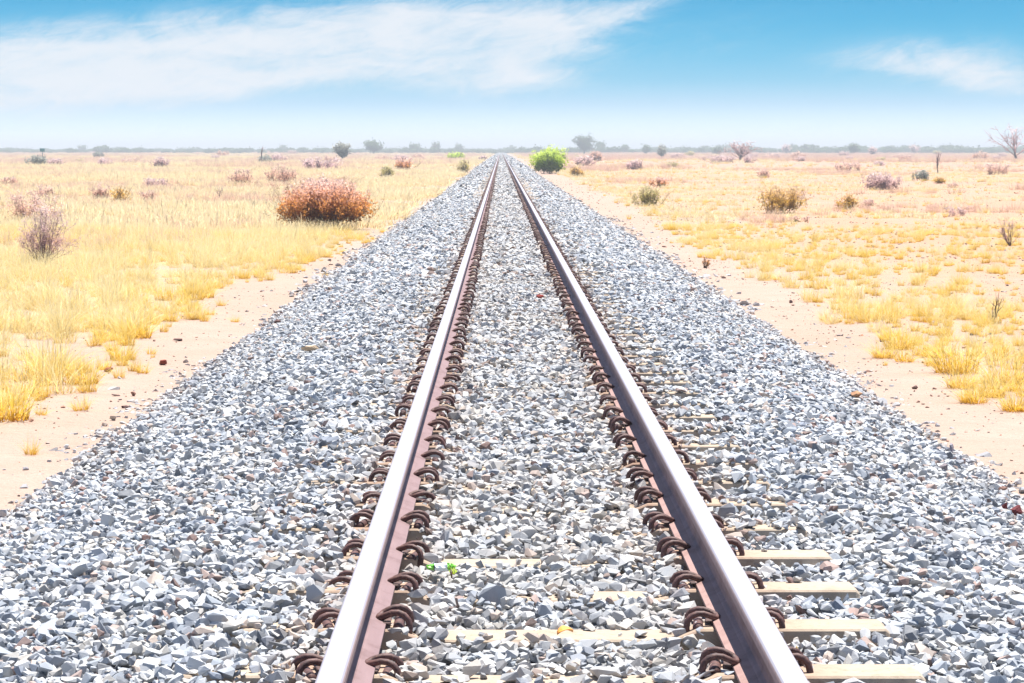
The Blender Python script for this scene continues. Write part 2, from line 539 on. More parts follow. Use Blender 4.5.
# ------------------------------------------------------------------ scatter with geometry nodes (stuff only)
def scatter(name, pts, rots, scl, vidx, variants, label, cat):
    me = bpy.data.meshes.new(name)
    pts = np.asarray(pts, np.float32)
    me.vertices.add(len(pts)); me.vertices.foreach_set('co', pts.ravel())
    for k, a, t in (('rot', rots, 'FLOAT_VECTOR'), ('scl', scl, 'FLOAT_VECTOR'), ('vi', vidx, 'INT')):
        at_ = me.attributes.new(k, t, 'POINT')
        at_.data.foreach_set('value' if t == 'INT' else 'vector', np.asarray(a, np.int32 if t == 'INT' else np.float32).ravel())
    coll = bpy.data.collections.new(name + '_kinds')
    for i, (vm, mat) in enumerate(variants):
        vo = bpy.data.objects.new('%s_kind_%02d' % (name, i), vm)
        if not vm.materials: vm.materials.append(mat)
        coll.objects.link(vo)
    ng = bpy.data.node_groups.new(name, 'GeometryNodeTree')
    ng.interface.new_socket('Geometry', in_out='INPUT', socket_type='NodeSocketGeometry')
    ng.interface.new_socket('Geometry', in_out='OUTPUT', socket_type='NodeSocketGeometry')
    gi = ng.nodes.new('NodeGroupInput'); go = ng.nodes.new('NodeGroupOutput')
    iop = ng.nodes.new('GeometryNodeInstanceOnPoints')
    ci = ng.nodes.new('GeometryNodeCollectionInfo')
    ci.inputs['Collection'].default_value = coll
    ci.inputs['Separate Children'].default_value = True
    ci.inputs['Reset Children'].default_value = True
    iop.inputs['Pick Instance'].default_value = True

    def na(nm, dt):
        q = ng.nodes.new('GeometryNodeInputNamedAttribute')
        q.data_type = dt
        q.inputs[0].default_value = nm
        return q.outputs[0]
    L = ng.links.new
    L(gi.outputs[0], iop.inputs['Points'])
    L(ci.outputs[0], iop.inputs['Instance'])
    L(na('vi', 'INT'), iop.inputs['Instance Index'])
    L(na('rot', 'FLOAT_VECTOR'), iop.inputs['Rotation'])
    L(na('scl', 'FLOAT_VECTOR'), iop.inputs['Scale'])
    L(iop.outputs[0], go.inputs[0])
    o = link(name, me, None)
    md = o.modifiers.new('scatter', 'NODES')
    md.node_group = ng
    tag(o, label, cat, kind='stuff')
    return o


# ------------------------------------------------------------------ stones
def stone_mesh(seed, flat=0.6, npts=11, name='stone'):
    r = np.random.default_rng(seed)
    d = r.normal(size=(npts, 3))
    d /= np.linalg.norm(d, axis=1)[:, None]
    d *= r.uniform(0.85, 1.1, (npts, 1))
    d *= np.array([0.5, r.uniform(0.33, 0.46), 0.5 * flat * r.uniform(0.8, 1.15)])
    bm = bmesh.new()
    for p in d: bm.verts.new(p)
    res = bmesh.ops.convex_hull(bm, input=bm.verts)
    bmesh.ops.delete(bm, geom=[g for g in res['geom_interior'] if isinstance(g, bmesh.types.BMVert)], context='VERTS')
    bmesh.ops.recalc_face_normals(bm, faces=bm.faces)
    me = bpy.data.meshes.new(name)
    bm.to_mesh(me); bm.free()
    return me


STONES = [(stone_mesh(100 + i, 0.50 + 0.03 * (i % 10), 9 + i % 7), M['stone']) for i in range(20)]

S0, SP = 7.18, 0.698               # sleepers: first row and spacing
def near_sleeper(y):
    k = np.round((y - S0) / SP)
    return y - (S0 + k * SP), k


def sleeper_top(x):
    ax = np.abs(x)
    return 0.45 - 0.032 * np.clip((0.44 - ax) / 0.06, 0, 1)


def vnoise(x, y, s, seed=0):
    """cheap smooth value noise in python"""
    rr = np.random.default_rng(seed).random((257, 257))
    u = np.asarray(x) / s + 57.3; v = np.asarray(y) / s + 91.7
    iu = np.floor(u).astype(int); iv = np.floor(v).astype(int)
    fu = u - iu; fv = v - iv
    fu = fu * fu * (3 - 2 * fu); fv = fv * fv * (3 - 2 * fv)
    g = lambda a, b: rr[a % 257, b % 257]
    return (g(iu, iv) * (1 - fu) + g(iu + 1, iv) * fu) * (1 - fv) + (g(iu, iv + 1) * (1 - fu) + g(iu + 1, iv + 1) * fu) * fv


lit_p = at(440, 575, .45)
P, RO, SC = [], [], []
for (y0, y1, cell, s0, s1) in ((3.6, 14, 0.034, 0.032, 0.074), (14, 30, 0.041, 0.040, 0.078), (30, 75, 0.070, 0.065, 0.12),
                               (75, 220, 0.15, 0.15, 0.22), (220, 700, 0.4, 0.34, 0.5)):
    gx = np.arange(-3.5, 3.5, cell); gy = np.arange(y0, y1, cell)
    x, y = [a.ravel() for a in np.meshgrid(gx, gy)]
    x = x + R.uniform(-.5, .5, x.size) * cell * 1.2; y = y + R.uniform(-.5, .5, x.size) * cell * 1.2
    ax = np.abs(x)
    edge = 2.72 + 0.22 * (vnoise(x, y, 0.9, 3) - 0.5) * 2 + 0.16 * (vnoise(x, y, 0.25, 4) - 0.5) * 2
    keep = (ax < edge) | ((R.random(x.size) < 0.22 * np.clip(1 - (ax - edge) / 0.55, 0, 1) ** 2.4))
    s = (s0 + (s1 - s0) * R.beta(1.5, 1.9, x.size)) * np.where(R.random(x.size) < 0.07, 1.45, 1.0) * np.where(R.random(x.size) < 0.2, .62, 1.0)
    z = np.maximum(bed_z(x), -0.02 + 0.25 * s) - 0.016 + R.normal(0, 0.011, x.size) + 0.012 * (vnoise(x, y, 0.35, 6) - 0.5)
    dy, k = near_sleeper(y)
    if y0 < 70:
        on = (np.abs(dy) < 0.095) & (ax < 1.03)
        vn = vnoise(x, y, 0.22, 8)
        # how much of a sleeper stays bare: right shoulder, between the rails, left shoulder
        bare = np.where(x > 0.62, np.where(k < 4, 0.93, 0.36), np.where(x < -0.62, np.where(k < 2, 0.30, 0.03), np.where(k < 4, 0.90, np.where(k < 7, 0.38, 0.10))))
        inner = (ax < 0.62)
        bare = np.where(inner & (k == 2) & (x < 0.15), 0.25, bare)
        bare = np.where(inner & (k == 3) & (x > 0.0), 0.3, bare)
        bare = np.where(inner & (k == 0) & (x > -0.3), 0.7, bare)
        bare = np.where((ax > .36) & (ax < .50), .3, bare)
        drop = on & (vn < bare * 1.0) & (R.random(x.size) < bare + 0.05)
        keep &= ~drop
        z = np.where(on, np.maximum(z, sleeper_top(x) + 0.18 * s), z)
        # cribs between the rails lie a little lower
        z = np.where((~on) & inner, z - 0.007, z)
        z = np.where((~on) & (x < -0.62) & (ax < 1.25), z + 0.016, z)
        # nothing through the rail, the clips stay free
        ra = np.abs(ax - 0.5685)
        keep &= ~(ra < 0.085)
        keep &= ~((np.abs(dy) < 0.055) & (ra < 0.135) & (R.random(x.size) < .5))
        keep &= ~((np.hypot(x - lit_p.x, y - lit_p.y + .02) < .055) & (z > .44))
        z = np.where(ra < 0.16, np.minimum(z, 0.452 - 0.2 * s), z)
    else:
        keep &= ~(np.abs(ax - 0.5685) < 0.07 + s * 0.5)
        keep &= ax < 2.75
        z = np.where(ax < 1.06, np.maximum(z, 0.44), z) - s * 0.10
        fl0 = 0
    x, y, z, s = x[keep], y[keep], z[keep], s[keep]
    P.append(np.stack([x, y, z], 1))
    RO.append(np.stack([R.normal(0, .34, x.size), R.normal(0, .34, x.size), R.uniform(0, 2 * PI, x.size)], 1))
    fl = np.where(s > 0.12, 0.35, 1.0)
    SC.append(np.stack([s * R.uniform(.85, 1.25, x.size), s * R.uniform(.85, 1.2, x.size), s * fl * R.uniform(.8, 1.2, x.size)], 1))
P, RO, SC = map(np.concatenate, (P, RO, SC))
print('ballast stones', len(P))
scatter('gravel', P, RO, SC, R.integers(0, len(STONES), len(P)), STONES, 'blue grey crushed stone ballast heaped around sleepers and rails', 'gravel')

# ------------------------------------------------------------------ rails
def extrude_profile(prof, ys, closed=True):
    k = len(prof)
    v = np.concatenate([np.stack([prof[:, 0], np.full(k, yy), prof[:, 1]], 1) for yy in ys])
    f = []
    for j in range(len(ys) - 1):
        for i in range(k if closed else k - 1):
            a, b = j * k + i, j * k + (i + 1) % k
            f.append((a, a + k, b + k, b) if True else None)
    return v, np.array(f)


def half(p):            # mirror a right-hand half profile given from bottom to top
    p = np.array(p)
    q = p[::-1].copy(); q[:, 0] *= -1
    return np.concatenate([p, q])


foot = half([(0.070, 0.0), (0.0705, 0.010), (0.055, 0.0155), (0.026, 0.025), (0.012, 0.036), (0.0085, 0.052), (0.0085, 0.098), (0.013, 0.110), (0.024, 0.1165)])
hd = half([(0.0245, 0.1168), (0.0335, 0.120), (0.0350, 0.124), (0.0355, 0.143), (0.0335, 0.1495), (0.029, 0.1535), (0.020, 0.156), (0.008, 0.157)])
rail_ys = np.concatenate([np.linspace(-3, 120, 42), np.linspace(140, 1500, 40)])
RZ = 0.455
for sx_, lab in ((-1, 'long rusty steel rail with bright worn top, the rail beside the green and white litter'),
                 (1, 'long rusty steel rail with bright worn top, the rail beside the bare sleeper ends')):
    v, f = extrude_profile(foot, rail_ys)
    o = link('rail', mesh_np('rail', v, f, False), M['web_l' if sx_ < 0 else 'web_r'], loc=(sx_ * 0.5685, 0, RZ))
    tag(o, lab, 'rail', 'pair of rails of the railway track')
    v, f = extrude_profile(hd, rail_ys)
    h_ = link('rail_head', mesh_np('rail_head', v, f, False), M['head'], parent=o)

# ------------------------------------------------------------------ sleepers with their spring clips
def sleeper_mesh():
    xs_ = np.array([-1.035, -1.02, -0.72, -0.46, -0.38, 0, 0.38, 0.46, 0.72, 1.02, 1.035])
    v, k = [], 8
    for x in xs_:
        t = float(sleeper_top(x)) - 0.45
        e = 0.012 if abs(x) > 1.03 else 0.0
        wt, wb = 0.090 - e, 0.125
        v += [(x, -wb, -0.2), (x, -wt - .006, t - .03), (x, -wt, t - .006 - e), (x, -wt + .008, t - e),
              (x, wt - .008, t - e), (x, wt, t - .006 - e), (x, wt + .006, t - .03), (x, wb, -0.2)]
    f = []
    for j in range(len(xs_) - 1):
        for i in range(k):
            a, b = j * k + i, j * k + (i + 1) % k
            f.append((a, b, b + k, a + k))
    n_ = len(xs_) - 1
    ends = [list(range(k))[::-1], [n_ * k + i for i in range(k)]]
    return mesh_np('sleeper', v, [np.array(f), np.array(ends)], False)


def tube(path, r, seg=7, cap=True):
    path = [Vector(p) for p in path]
    v, f = [], []
    up = Vector((0, 0, 1))
    prev = None
    for i, p in enumerate(path):
        d = (path[min(i + 1, len(path) - 1)] - path[max(i - 1, 0)]).normalized()
        if prev is None:
            a = d.cross(up)
            if a.length < 0.1: a = d.cross(Vector((0, 1, 0)))
        else:
            a = prev - d * prev.dot(d)
        a.normalize(); prev = a
        b = d.cross(a)
        for j in range(seg):
            q = 2 * PI * j / seg
            v.append(p + a * (math.cos(q) * r) + b * (math.sin(q) * r))
    for i in range(len(path) - 1):
        for j in range(seg):
            a0, b0 = i * seg + j, i * seg + (j + 1) % seg
            f.append((a0, b0, b0 + seg, a0 + seg))
    v = np.array([tuple(q) for q in v])
    caps = [list(range(seg))[::-1], [(len(path) - 1) * seg + i for i in range(seg)]]
    return v, [np.array(f), np.array(caps)]


def arc(y, lo=0.0):
    return [(0.140, y * 1.45, lo - 0.03), (0.146, y * 1.4, 0.004), (0.142, y * 1.3, 0.027), (0.130, y * 1.2, 0.042), (0.112, y * 1.1, 0.049), (0.092, y, 0.048),
            (0.075, y * .95, 0.041), (0.063, y * .9, 0.035), (0.056, y * .75, 0.030)]


cp = arc(0.040) + [(0.050, 0.012, 0.0285), (0.050, -0.012, 0.0285)] + arc(-0.040)[::-1]
clip_v, clip_f = tube(cp, 0.0104, 8)
clip_me = mesh_np('rail_clip', clip_v, clip_f, True); clip_me.materials.append(M['rust'])
cl_v, cl_f = tube(cp[::2], 0.0100, 4)
clip_far = mesh_np('rail_clip_far', cl_v, cl_f, True); clip_far.materials.append(M['rust'])
pv, pf = tube([(0.110, -0.062, 0.002), (0.110, -0.058, 0.002), (0.110, 0.058, 0.002), (0.110, 0.062, 0.002)], 0.017, 12)
pin_me = mesh_np('pin', pv, pf, True); pin_me.materials.append(M['rust'])


def box_mesh(name, x0, x1, y0, y1, z0, z1, bev=0.002):
    bm = bmesh.new()
    bmesh.ops.create_cube(bm, size=1)
    for q in bm.verts:
        q.co = ((x0 + x1) / 2 + q.co.x * (x1 - x0), (y0 + y1) / 2 + q.co.y * (y1 - y0), (z0 + z1) / 2 + q.co.z * (z1 - z0))
    bmesh.ops.bevel(bm, geom=bm.edges[:], offset=bev, segments=1, affect='EDGES')
    me = bpy.data.meshes.new(name); bm.to_mesh(me); bm.free()
    return me


pad_me = box_mesh('pad', 0.046, 0.088, -0.068, 0.03, 0.0115 + 0.005, 0.0235, 0.002)
pad_me.materials.append(M['pad'])
sl_me = sleeper_mesh(); sl_me.materials.append(M['concrete'])

near_labels = [
    'pale concrete sleeper across the very bottom edge, its end bare beside the ballast shoulder',
    'pale concrete sleeper second up from the bottom edge, bare strip across the middle',
    'pale concrete sleeper third up from the bottom edge, mostly buried between the rails',
    'pale concrete sleeper just behind the green and white litter, fourth from the bottom edge',
]
NS = 300
for k in range(-1, NS - 1):
    y = S0 + k * SP
    s = bpy.data.objects.new('sleeper', sl_me); COL.objects.link(s)
    s.location = (R.normal(0, .006), y, 0.45)
    s.rotation_euler = (0, 0, R.normal(0, .006))
    if 0 <= k < 4: lab = near_labels[k]
    elif k < 0: lab = 'pale concrete sleeper just below the bottom edge under both rails'
    elif k < 22: lab = 'half buried pale sleeper in the ballast showing flat bare strip and curled clips'
    else: lab = 'far sleeper buried in ballast, only its rusty clips showing along the rails'
    tag(s, lab, 'sleeper', 'sleepers of the railway track')
    for rx in (-1, 1):
        for side in (-1, 1):
            near = k < 60
            c = bpy.data.objects.new('rail_clip', clip_me if near else clip_far); COL.objects.link(c)
            c.parent = s
            c.location = (rx * 0.5685, R.normal(0, .010), -.002 - abs(R.normal(0, .004)))
            c.scale = (1.0, .94, .93 + R.normal(0, .03))
            c.rotation_euler = (R.normal(0, .05), R.normal(0, .05), (0 if side > 0 else PI) + R.normal(0, .10))
            if k < 24:
                for nm, mm in (('pin', pin_me), ('pad', pad_me)):
                    q = bpy.data.objects.new(nm, mm); COL.objects.link(q)
                    q.parent = c
# the rest of the line, too far to part
P = []
fv, ff = [], [[], []]
off = 0
for k in range(NS - 1, 1000):
    y = S0 + k * SP
    for rx in (-1, 1):
        for side in (-1, 1):
            vv = cl_v.copy(); vv[:, 0] *= side; vv[:, 0] += rx * 0.5685; vv[:, 1] += y; vv[:, 2] += 0.45
            fv.append(vv)
            for a in (0, 1): ff[a].append(cl_f[a] + off)
            off += len(vv)
o = link('rail_clips_beyond', mesh_np('rail_clips_beyond', np.concatenate(fv), [np.concatenate(ff[0]), np.concatenate(ff[1])], True), M['rust'])
tag(o, 'rusty clips of the farthest sleepers merging into thin dark lines', 'rail clips', kind='stuff')

# ------------------------------------------------------------------ grass
def tuft_mesh(seed, nb, h, spread, base_r, wdt, name='tuft', segs=3):
    r = np.random.default_rng(seed)
    az_ = r.uniform(0, 2 * PI, nb)
    lean = np.abs(r.normal(0, spread, nb))
    hh = h * (0.22 + 0.9 * r.random(nb) ** 1.4)
    br = base_r * np.sqrt(r.random(nb)); ba = az_ + r.normal(0, .8, nb)
    bx_, by_ = br * np.cos(ba), br * np.sin(ba)
    tw = r.uniform(0, 2 * PI, nb)
    wx, wy = np.cos(tw), np.sin(tw)
    vs, ts = [], []
    for j in range(segs + 1):
        t = j / segs
        out_ = lean * hh * (t * 0.55 + t * t * 0.6)
        zz = hh * (t - 0.35 * lean * t * t)
        cx, cy = bx_ + out_ * np.cos(az_), by_ + out_ * np.sin(az_)
        ww = wdt * (1 - 0.75 * t) * 0.5
        vs.append(np.stack([cx - wx * ww, cy - wy * ww, zz], 1)); ts.append(np.full(nb, t))
        vs.append(np.stack([cx + wx * ww, cy + wy * ww, zz], 1)); ts.append(np.full(nb, t))
    v = np.stack(vs, 1).reshape(-1, 3)
    t = np.stack(ts, 1).ravel()
    per = 2 * (segs + 1)
    b0 = np.arange(nb)[:, None] * per
    f = np.concatenate([np.concatenate([b0 + 2 * j, b0 + 2 * j + 1, b0 + 2 * j + 3, b0 + 2 * j + 2], 1) for j in range(segs)])
    return mesh_np(name, v, f, True, {'t': t, 'v': np.repeat(r.random(nb), per)})


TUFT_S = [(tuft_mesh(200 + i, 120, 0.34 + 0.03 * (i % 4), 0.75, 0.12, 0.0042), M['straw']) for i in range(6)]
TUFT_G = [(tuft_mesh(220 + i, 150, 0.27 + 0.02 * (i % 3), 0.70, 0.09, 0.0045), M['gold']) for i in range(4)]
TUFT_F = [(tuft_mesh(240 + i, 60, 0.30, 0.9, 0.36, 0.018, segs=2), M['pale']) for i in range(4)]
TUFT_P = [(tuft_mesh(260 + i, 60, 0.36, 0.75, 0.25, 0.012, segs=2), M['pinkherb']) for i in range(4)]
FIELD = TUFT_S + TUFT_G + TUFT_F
iS, iG, iF = (0, 6), (6, 10), (10, 14)

P, RO, SC, VI = [], [], [], []


def add_tufts(x, y, s, rng, tilt=0.12):
    m_ = x.size
    P.append(np.stack([x, y, gz(x, y)], 1))
    RO.append(np.stack([R.normal(0, tilt, m_), R.normal(0, tilt, m_), R.uniform(0, 2 * PI, m_)], 1))
    SC.append(np.stack([s * R.uniform(.85, 1.2, m_)] * 2 + [s * R.uniform(.8, 1.2, m_)], 1))
    VI.append(R.integers(rng[0], rng[1], m_))


def cone_pts(y0, y1, dens, side, xmin, margin=1.15):
    """random points of the field on one side that the lens or a camera a step aside could see"""
    xm = 0.2 * y1 * margin + 2
    m_ = int(dens * (xm - xmin) * (y1 - y0))
    x = R.uniform(xmin, xm, m_); y = R.uniform(y0, y1, m_)
    k = x < 0.2 * y * margin + 2
    return side * x[k], y[k]


# left meadow: an unbroken pale sward with a ragged golden edge along the sand
for (y0, y1, d) in ((14, 32, 10), (32, 60, 7)):
    x, y = cone_pts(y0, y1, d, -1, 2.7)
    e = 3.55 - 0.75 * np.clip((y - 33) / 20, 0, 1) + 0.8 * (vnoise(x, y, 3.5, 21) - .4) + 0.35 * (vnoise(x, y, 0.8, 22) - .4)
    bare = vnoise(x, y, 2.2, 23)
    k = (np.abs(x) > e) & ((bare < 0.80) | (R.random(x.size) < .3)) & ~((vnoise(x, y, 4.0, 24) > .62) & (np.abs(x) > 4.9) & (y < 40) & (R.random(x.size) < .4))
    x, y, e = x[k], y[k], e[k]
    edge = np.clip(1 - (np.abs(x) - e) / 1.1, 0, 1)
    g = R.random(x.size) < 0.14 + 0.70 * edge
    s = 0.62 + 0.5 * vnoise(x, y, 1.3, 25)
    add_tufts(x[~g], y[~g], s[~g], iS)
    add_tufts(x[g], y[g], s[g] * 0.85, iG)
    # small stray tufts in front of the edge
    x, y = cone_pts(y0, y1, 7, -1, 2.7)
    e = 3.55 - 0.75 * np.clip((y - 33) / 20, 0, 1) + 0.8 * (vnoise(x, y, 3.5, 21) - .4) + 0.35 * (vnoise(x, y, 0.8, 22) - .4)
    dd = e - np.abs(x)
    k = (R.random(x.size) < .6 * np.exp(-np.abs(dd) / .16)) & (dd > -.4)
    x, y = x[k], y[k]
    add_tufts(x, y, R.uniform(.2, .55, x.size), iG)
for (y0, y1, d, sz) in ((60, 120, 3.2, 1.0), (120, 260, 1.1, 1.15), (260, 700, 0.22, 1.7), (700, 1500, 0.03, 2.4)):
    x, y = cone_pts(y0, y1, d, -1, 2.8, 1.08)
    k = vnoise(x, y, 7.0, 26) + 0.25 * R.random(x.size) < 0.86
    k &= np.abs(x) > 2.65 + 0.8 * vnoise(x, y, 3.5, 21)
    x, y = x[k], y[k]
    add_tufts(x, y, sz * (0.7 + 0.5 * vnoise(x, y, 3, 27)), iF)
# right field: a belt of yellow tufts beside the sand, then thin and patchy
for (y0, y1, d) in ((14, 32, 9), (32, 65, 7)):
    x, y = cone_pts(y0, y1, d, 1, 3.3)
    e = 3.7 + 0.7 * (vnoise(x, y, 2.5, 31) - .5) + 0.3 * (vnoise(x, y, 0.7, 32) - .5)
    belt = np.clip(1 - (x - e) / 3.2, 0, 1)
    den = 0.10 + 0.62 * belt ** .5 * (vnoise(x, y, 1.5, 33) > .34) + 0.35 * (vnoise(x, y, 3.0, 34) > .62)
    k = (x > e) & (R.random(x.size) < den)
    x, y = x[k], y[k]
    g = R.random(x.size) < 0.6
    s = 0.45 + 0.5 * vnoise(x, y, 1.1, 35)
    add_tufts(x[~g], y[~g], s[~g], iS)
    add_tufts(x[g], y[g], s[g] * 0.9, iG)
    x, y = cone_pts(y0, y1, 9, 1, 3.2)
    e = 3.7 + 0.7 * (vnoise(x, y, 2.5, 31) - .5) + 0.3 * (vnoise(x, y, 0.7, 32) - .5)
    k = R.random(x.size) < np.where(x < e, .25 * np.exp(-(e - x) / .14), .16 + .2 * (vnoise(x, y, 1.2, 38) > .6))
    x, y = x[k], y[k]
    add_tufts(x, y, R.uniform(.18, .5, x.size), iG)
for (y0, y1, d, sz) in ((65, 130, 1.5, 0.75), (130, 280, 0.6, 0.95), (280, 700, 0.15, 1.5), (700, 1500, 0.025, 2.2)):
    x, y = cone_pts(y0, y1, d, 1, 3.9 if y0 < 200 else 3.4, 1.08)
    belt = np.clip(1 - (x - 4.2) / 5.0, 0, 1)
    k = R.random(x.size) < 0.18 + 0.55 * belt + 0.42 * (vnoise(x, y, 9.0, 36) > .55)
    k &= x > 3.95 + 0.7 * vnoise(x, y, 2.5, 31)
    x, y = x[k], y[k]
    add_tufts(x, y, sz * (0.6 + 0.5 * vnoise(x, y, 3, 37)), iF)
    g = R.random(x.size) < .25
    add_tufts(x[g] + R.normal(0, .4, g.sum()), y[g], sz * np.full(g.sum(), 0.9), iG)
P, RO, SC, VI = map(np.concatenate, (P, RO, SC, VI))
print('grass', len(P))
scatter('grass', P, RO, SC, VI, FIELD, 'dry straw yellow grass covering the plain on both sides of the track', 'grass')

# pinkish dry herbs in drifts
P, RO, SC, VI = [], [], [], []
for side in (-1, 1):
    for (y0, y1, d, sz) in ((42, 110, 1.6, .8), (110, 260, 0.9, 1.0), (260, 800, .22, 1.8), (800, 1500, .05, 2.6)):
        x, y = cone_pts(y0, y1, d, side, 6.0, 1.08)
        far = np.clip((y - 80) / 300, 0, 1)
        k = vnoise(x, y * .6, 6.0 + .02 * y.mean(), 41 + side) + .2 * vnoise(x, y, 1.4, 45) > (0.84 if side > 0 else 0.82) - 0.24 * far
        x, y = x[k], y[k]
        add_tufts(x, y, sz * (.6 + .6 * vnoise(x, y, 2, 43)), (0, 4))
P, RO, SC, VI = map(np.concatenate, (P, RO, SC, VI))
print('herbs', len(P))
scatter('pink_ground_cover', P, RO, SC, VI, TUFT_P, 'pinkish dry herbs in low drifts among the far grass', 'ground cover')

# small stones on the sand
PEB = [(stone_mesh(400 + i, 0.6, 10), M['pebble']) for i in range(8)]
P, RO, SC = [], [], []
for (side, y0, y1, d, s0, s1) in ((-1, 8, 45, 24, .008, .03), (1, 8, 45, 30, .008, .032), (-1, 8, 60, 2.0, .022, .06), (1, 8, 75, 3.2, .022, .065),
                                  (1, 45, 170, 1.1, .05, .10), (-1, 45, 120, .25, .05, .09)):
    xm = 0.2 * y1 * 1.1 + 2
    m_ = int(d * (xm - 2.6) * (y1 - y0))
    x = R.uniform(2.6, xm, m_); y = R.uniform(y0, y1, m_)
    k = (x < .22 * y + 2) & (vnoise(x * side, y, 1.6, 51) + .25 * R.random(m_) > 0.42)
    if side < 0: k &= (x < 5) | (vnoise(x, y, 3, 52) > .7)
    x, y = side * x[k], y[k]
    s = s0 + (s1 - s0) * R.random(x.size) ** 2.5
    P.append(np.stack([x, y, gz(x, y) + s * .12], 1))
    RO.append(np.stack([R.normal(0, .25, x.size), R.normal(0, .25, x.size), R.uniform(0, 2 * PI, x.size)], 1))
    SC.append(np.stack([s * 1.2, s, s * .8], 1))
P, RO, SC = map(np.concatenate, (P, RO, SC))
print('pebbles', len(P))
scatter('pebbles', P, RO, SC, R.integers(0, 8, len(P)), PEB, 'small brown and grey stones strewn over the sand', 'pebbles')

# golden tufts that stand apart, each a thing
tuft_spots = [
    (8, 420, 1.15, 'golden grass tuft on sand at the frame edge, lowest of the meadow side'),
    (47, 374, 1.30, 'broad golden grass tuft with dark orange base and dark stones at its foot'),
    (82, 384, 0.95, 'low golden tuft in front of the broad one, red stones below it'),
    (123, 360, 0.85, 'small orange based tuft on bare sand beside the red stone'),
    (137, 338, 1.05, 'golden tuft with brown hollow at its foot by the sand strip'),
    (192, 300, 1.10, 'deep yellow tuft in the pale meadow close to the sand strip, beyond the red stone'),
    (956, 291, 0.80, 'small round ochre tuft alone on sand, behind the others near the dark spiky twig'),
    (953, 315, 0.80, 'small ochre tuft with brown base, between the round ochre tuft and the bushy golden one'),
    (884, 358, 0.75, 'small pale golden tuft closest to the ballast on the sandier side'),
    (900, 349, 1.05, 'golden tuft with dark red base just behind the small pale one'),
    (957, 373, 1.35, 'bushy golden tuft, largest of those standing on bare sand'),
    (961, 388, 0.85, 'short ochre tuft in front of the bushy golden one'),
    (974, 403, 0.72, 'small round tuft alone on bare sand, nearest the ballast among its neighbours'),
    (1006, 384, 1.15, 'wide golden tuft near the frame edge beside short brown based tuft'),
    (993, 397, 0.75, 'short brown based tuft in front of the wide golden one'),
    (1016, 411, 0.80, 'rust based tuft at the frame edge, lowest on the sandier side'),
]
for i, (px, py, s, lab) in enumerate(tuft_spots):
    p = at(px, py)
    me = tuft_mesh(300 + i, 330, 0.29, 0.68, 0.12, 0.0045, 'grass_tuft')
    o = link('grass_tuft', me, M['gold'], loc=(p.x, p.y, float(gz(p.x, p.y)) - .005))
    o.scale = (s * 1.1, s * 1.1, s)
    tag(o, lab, 'grass tuft', 'golden grass tufts standing apart on the sand')

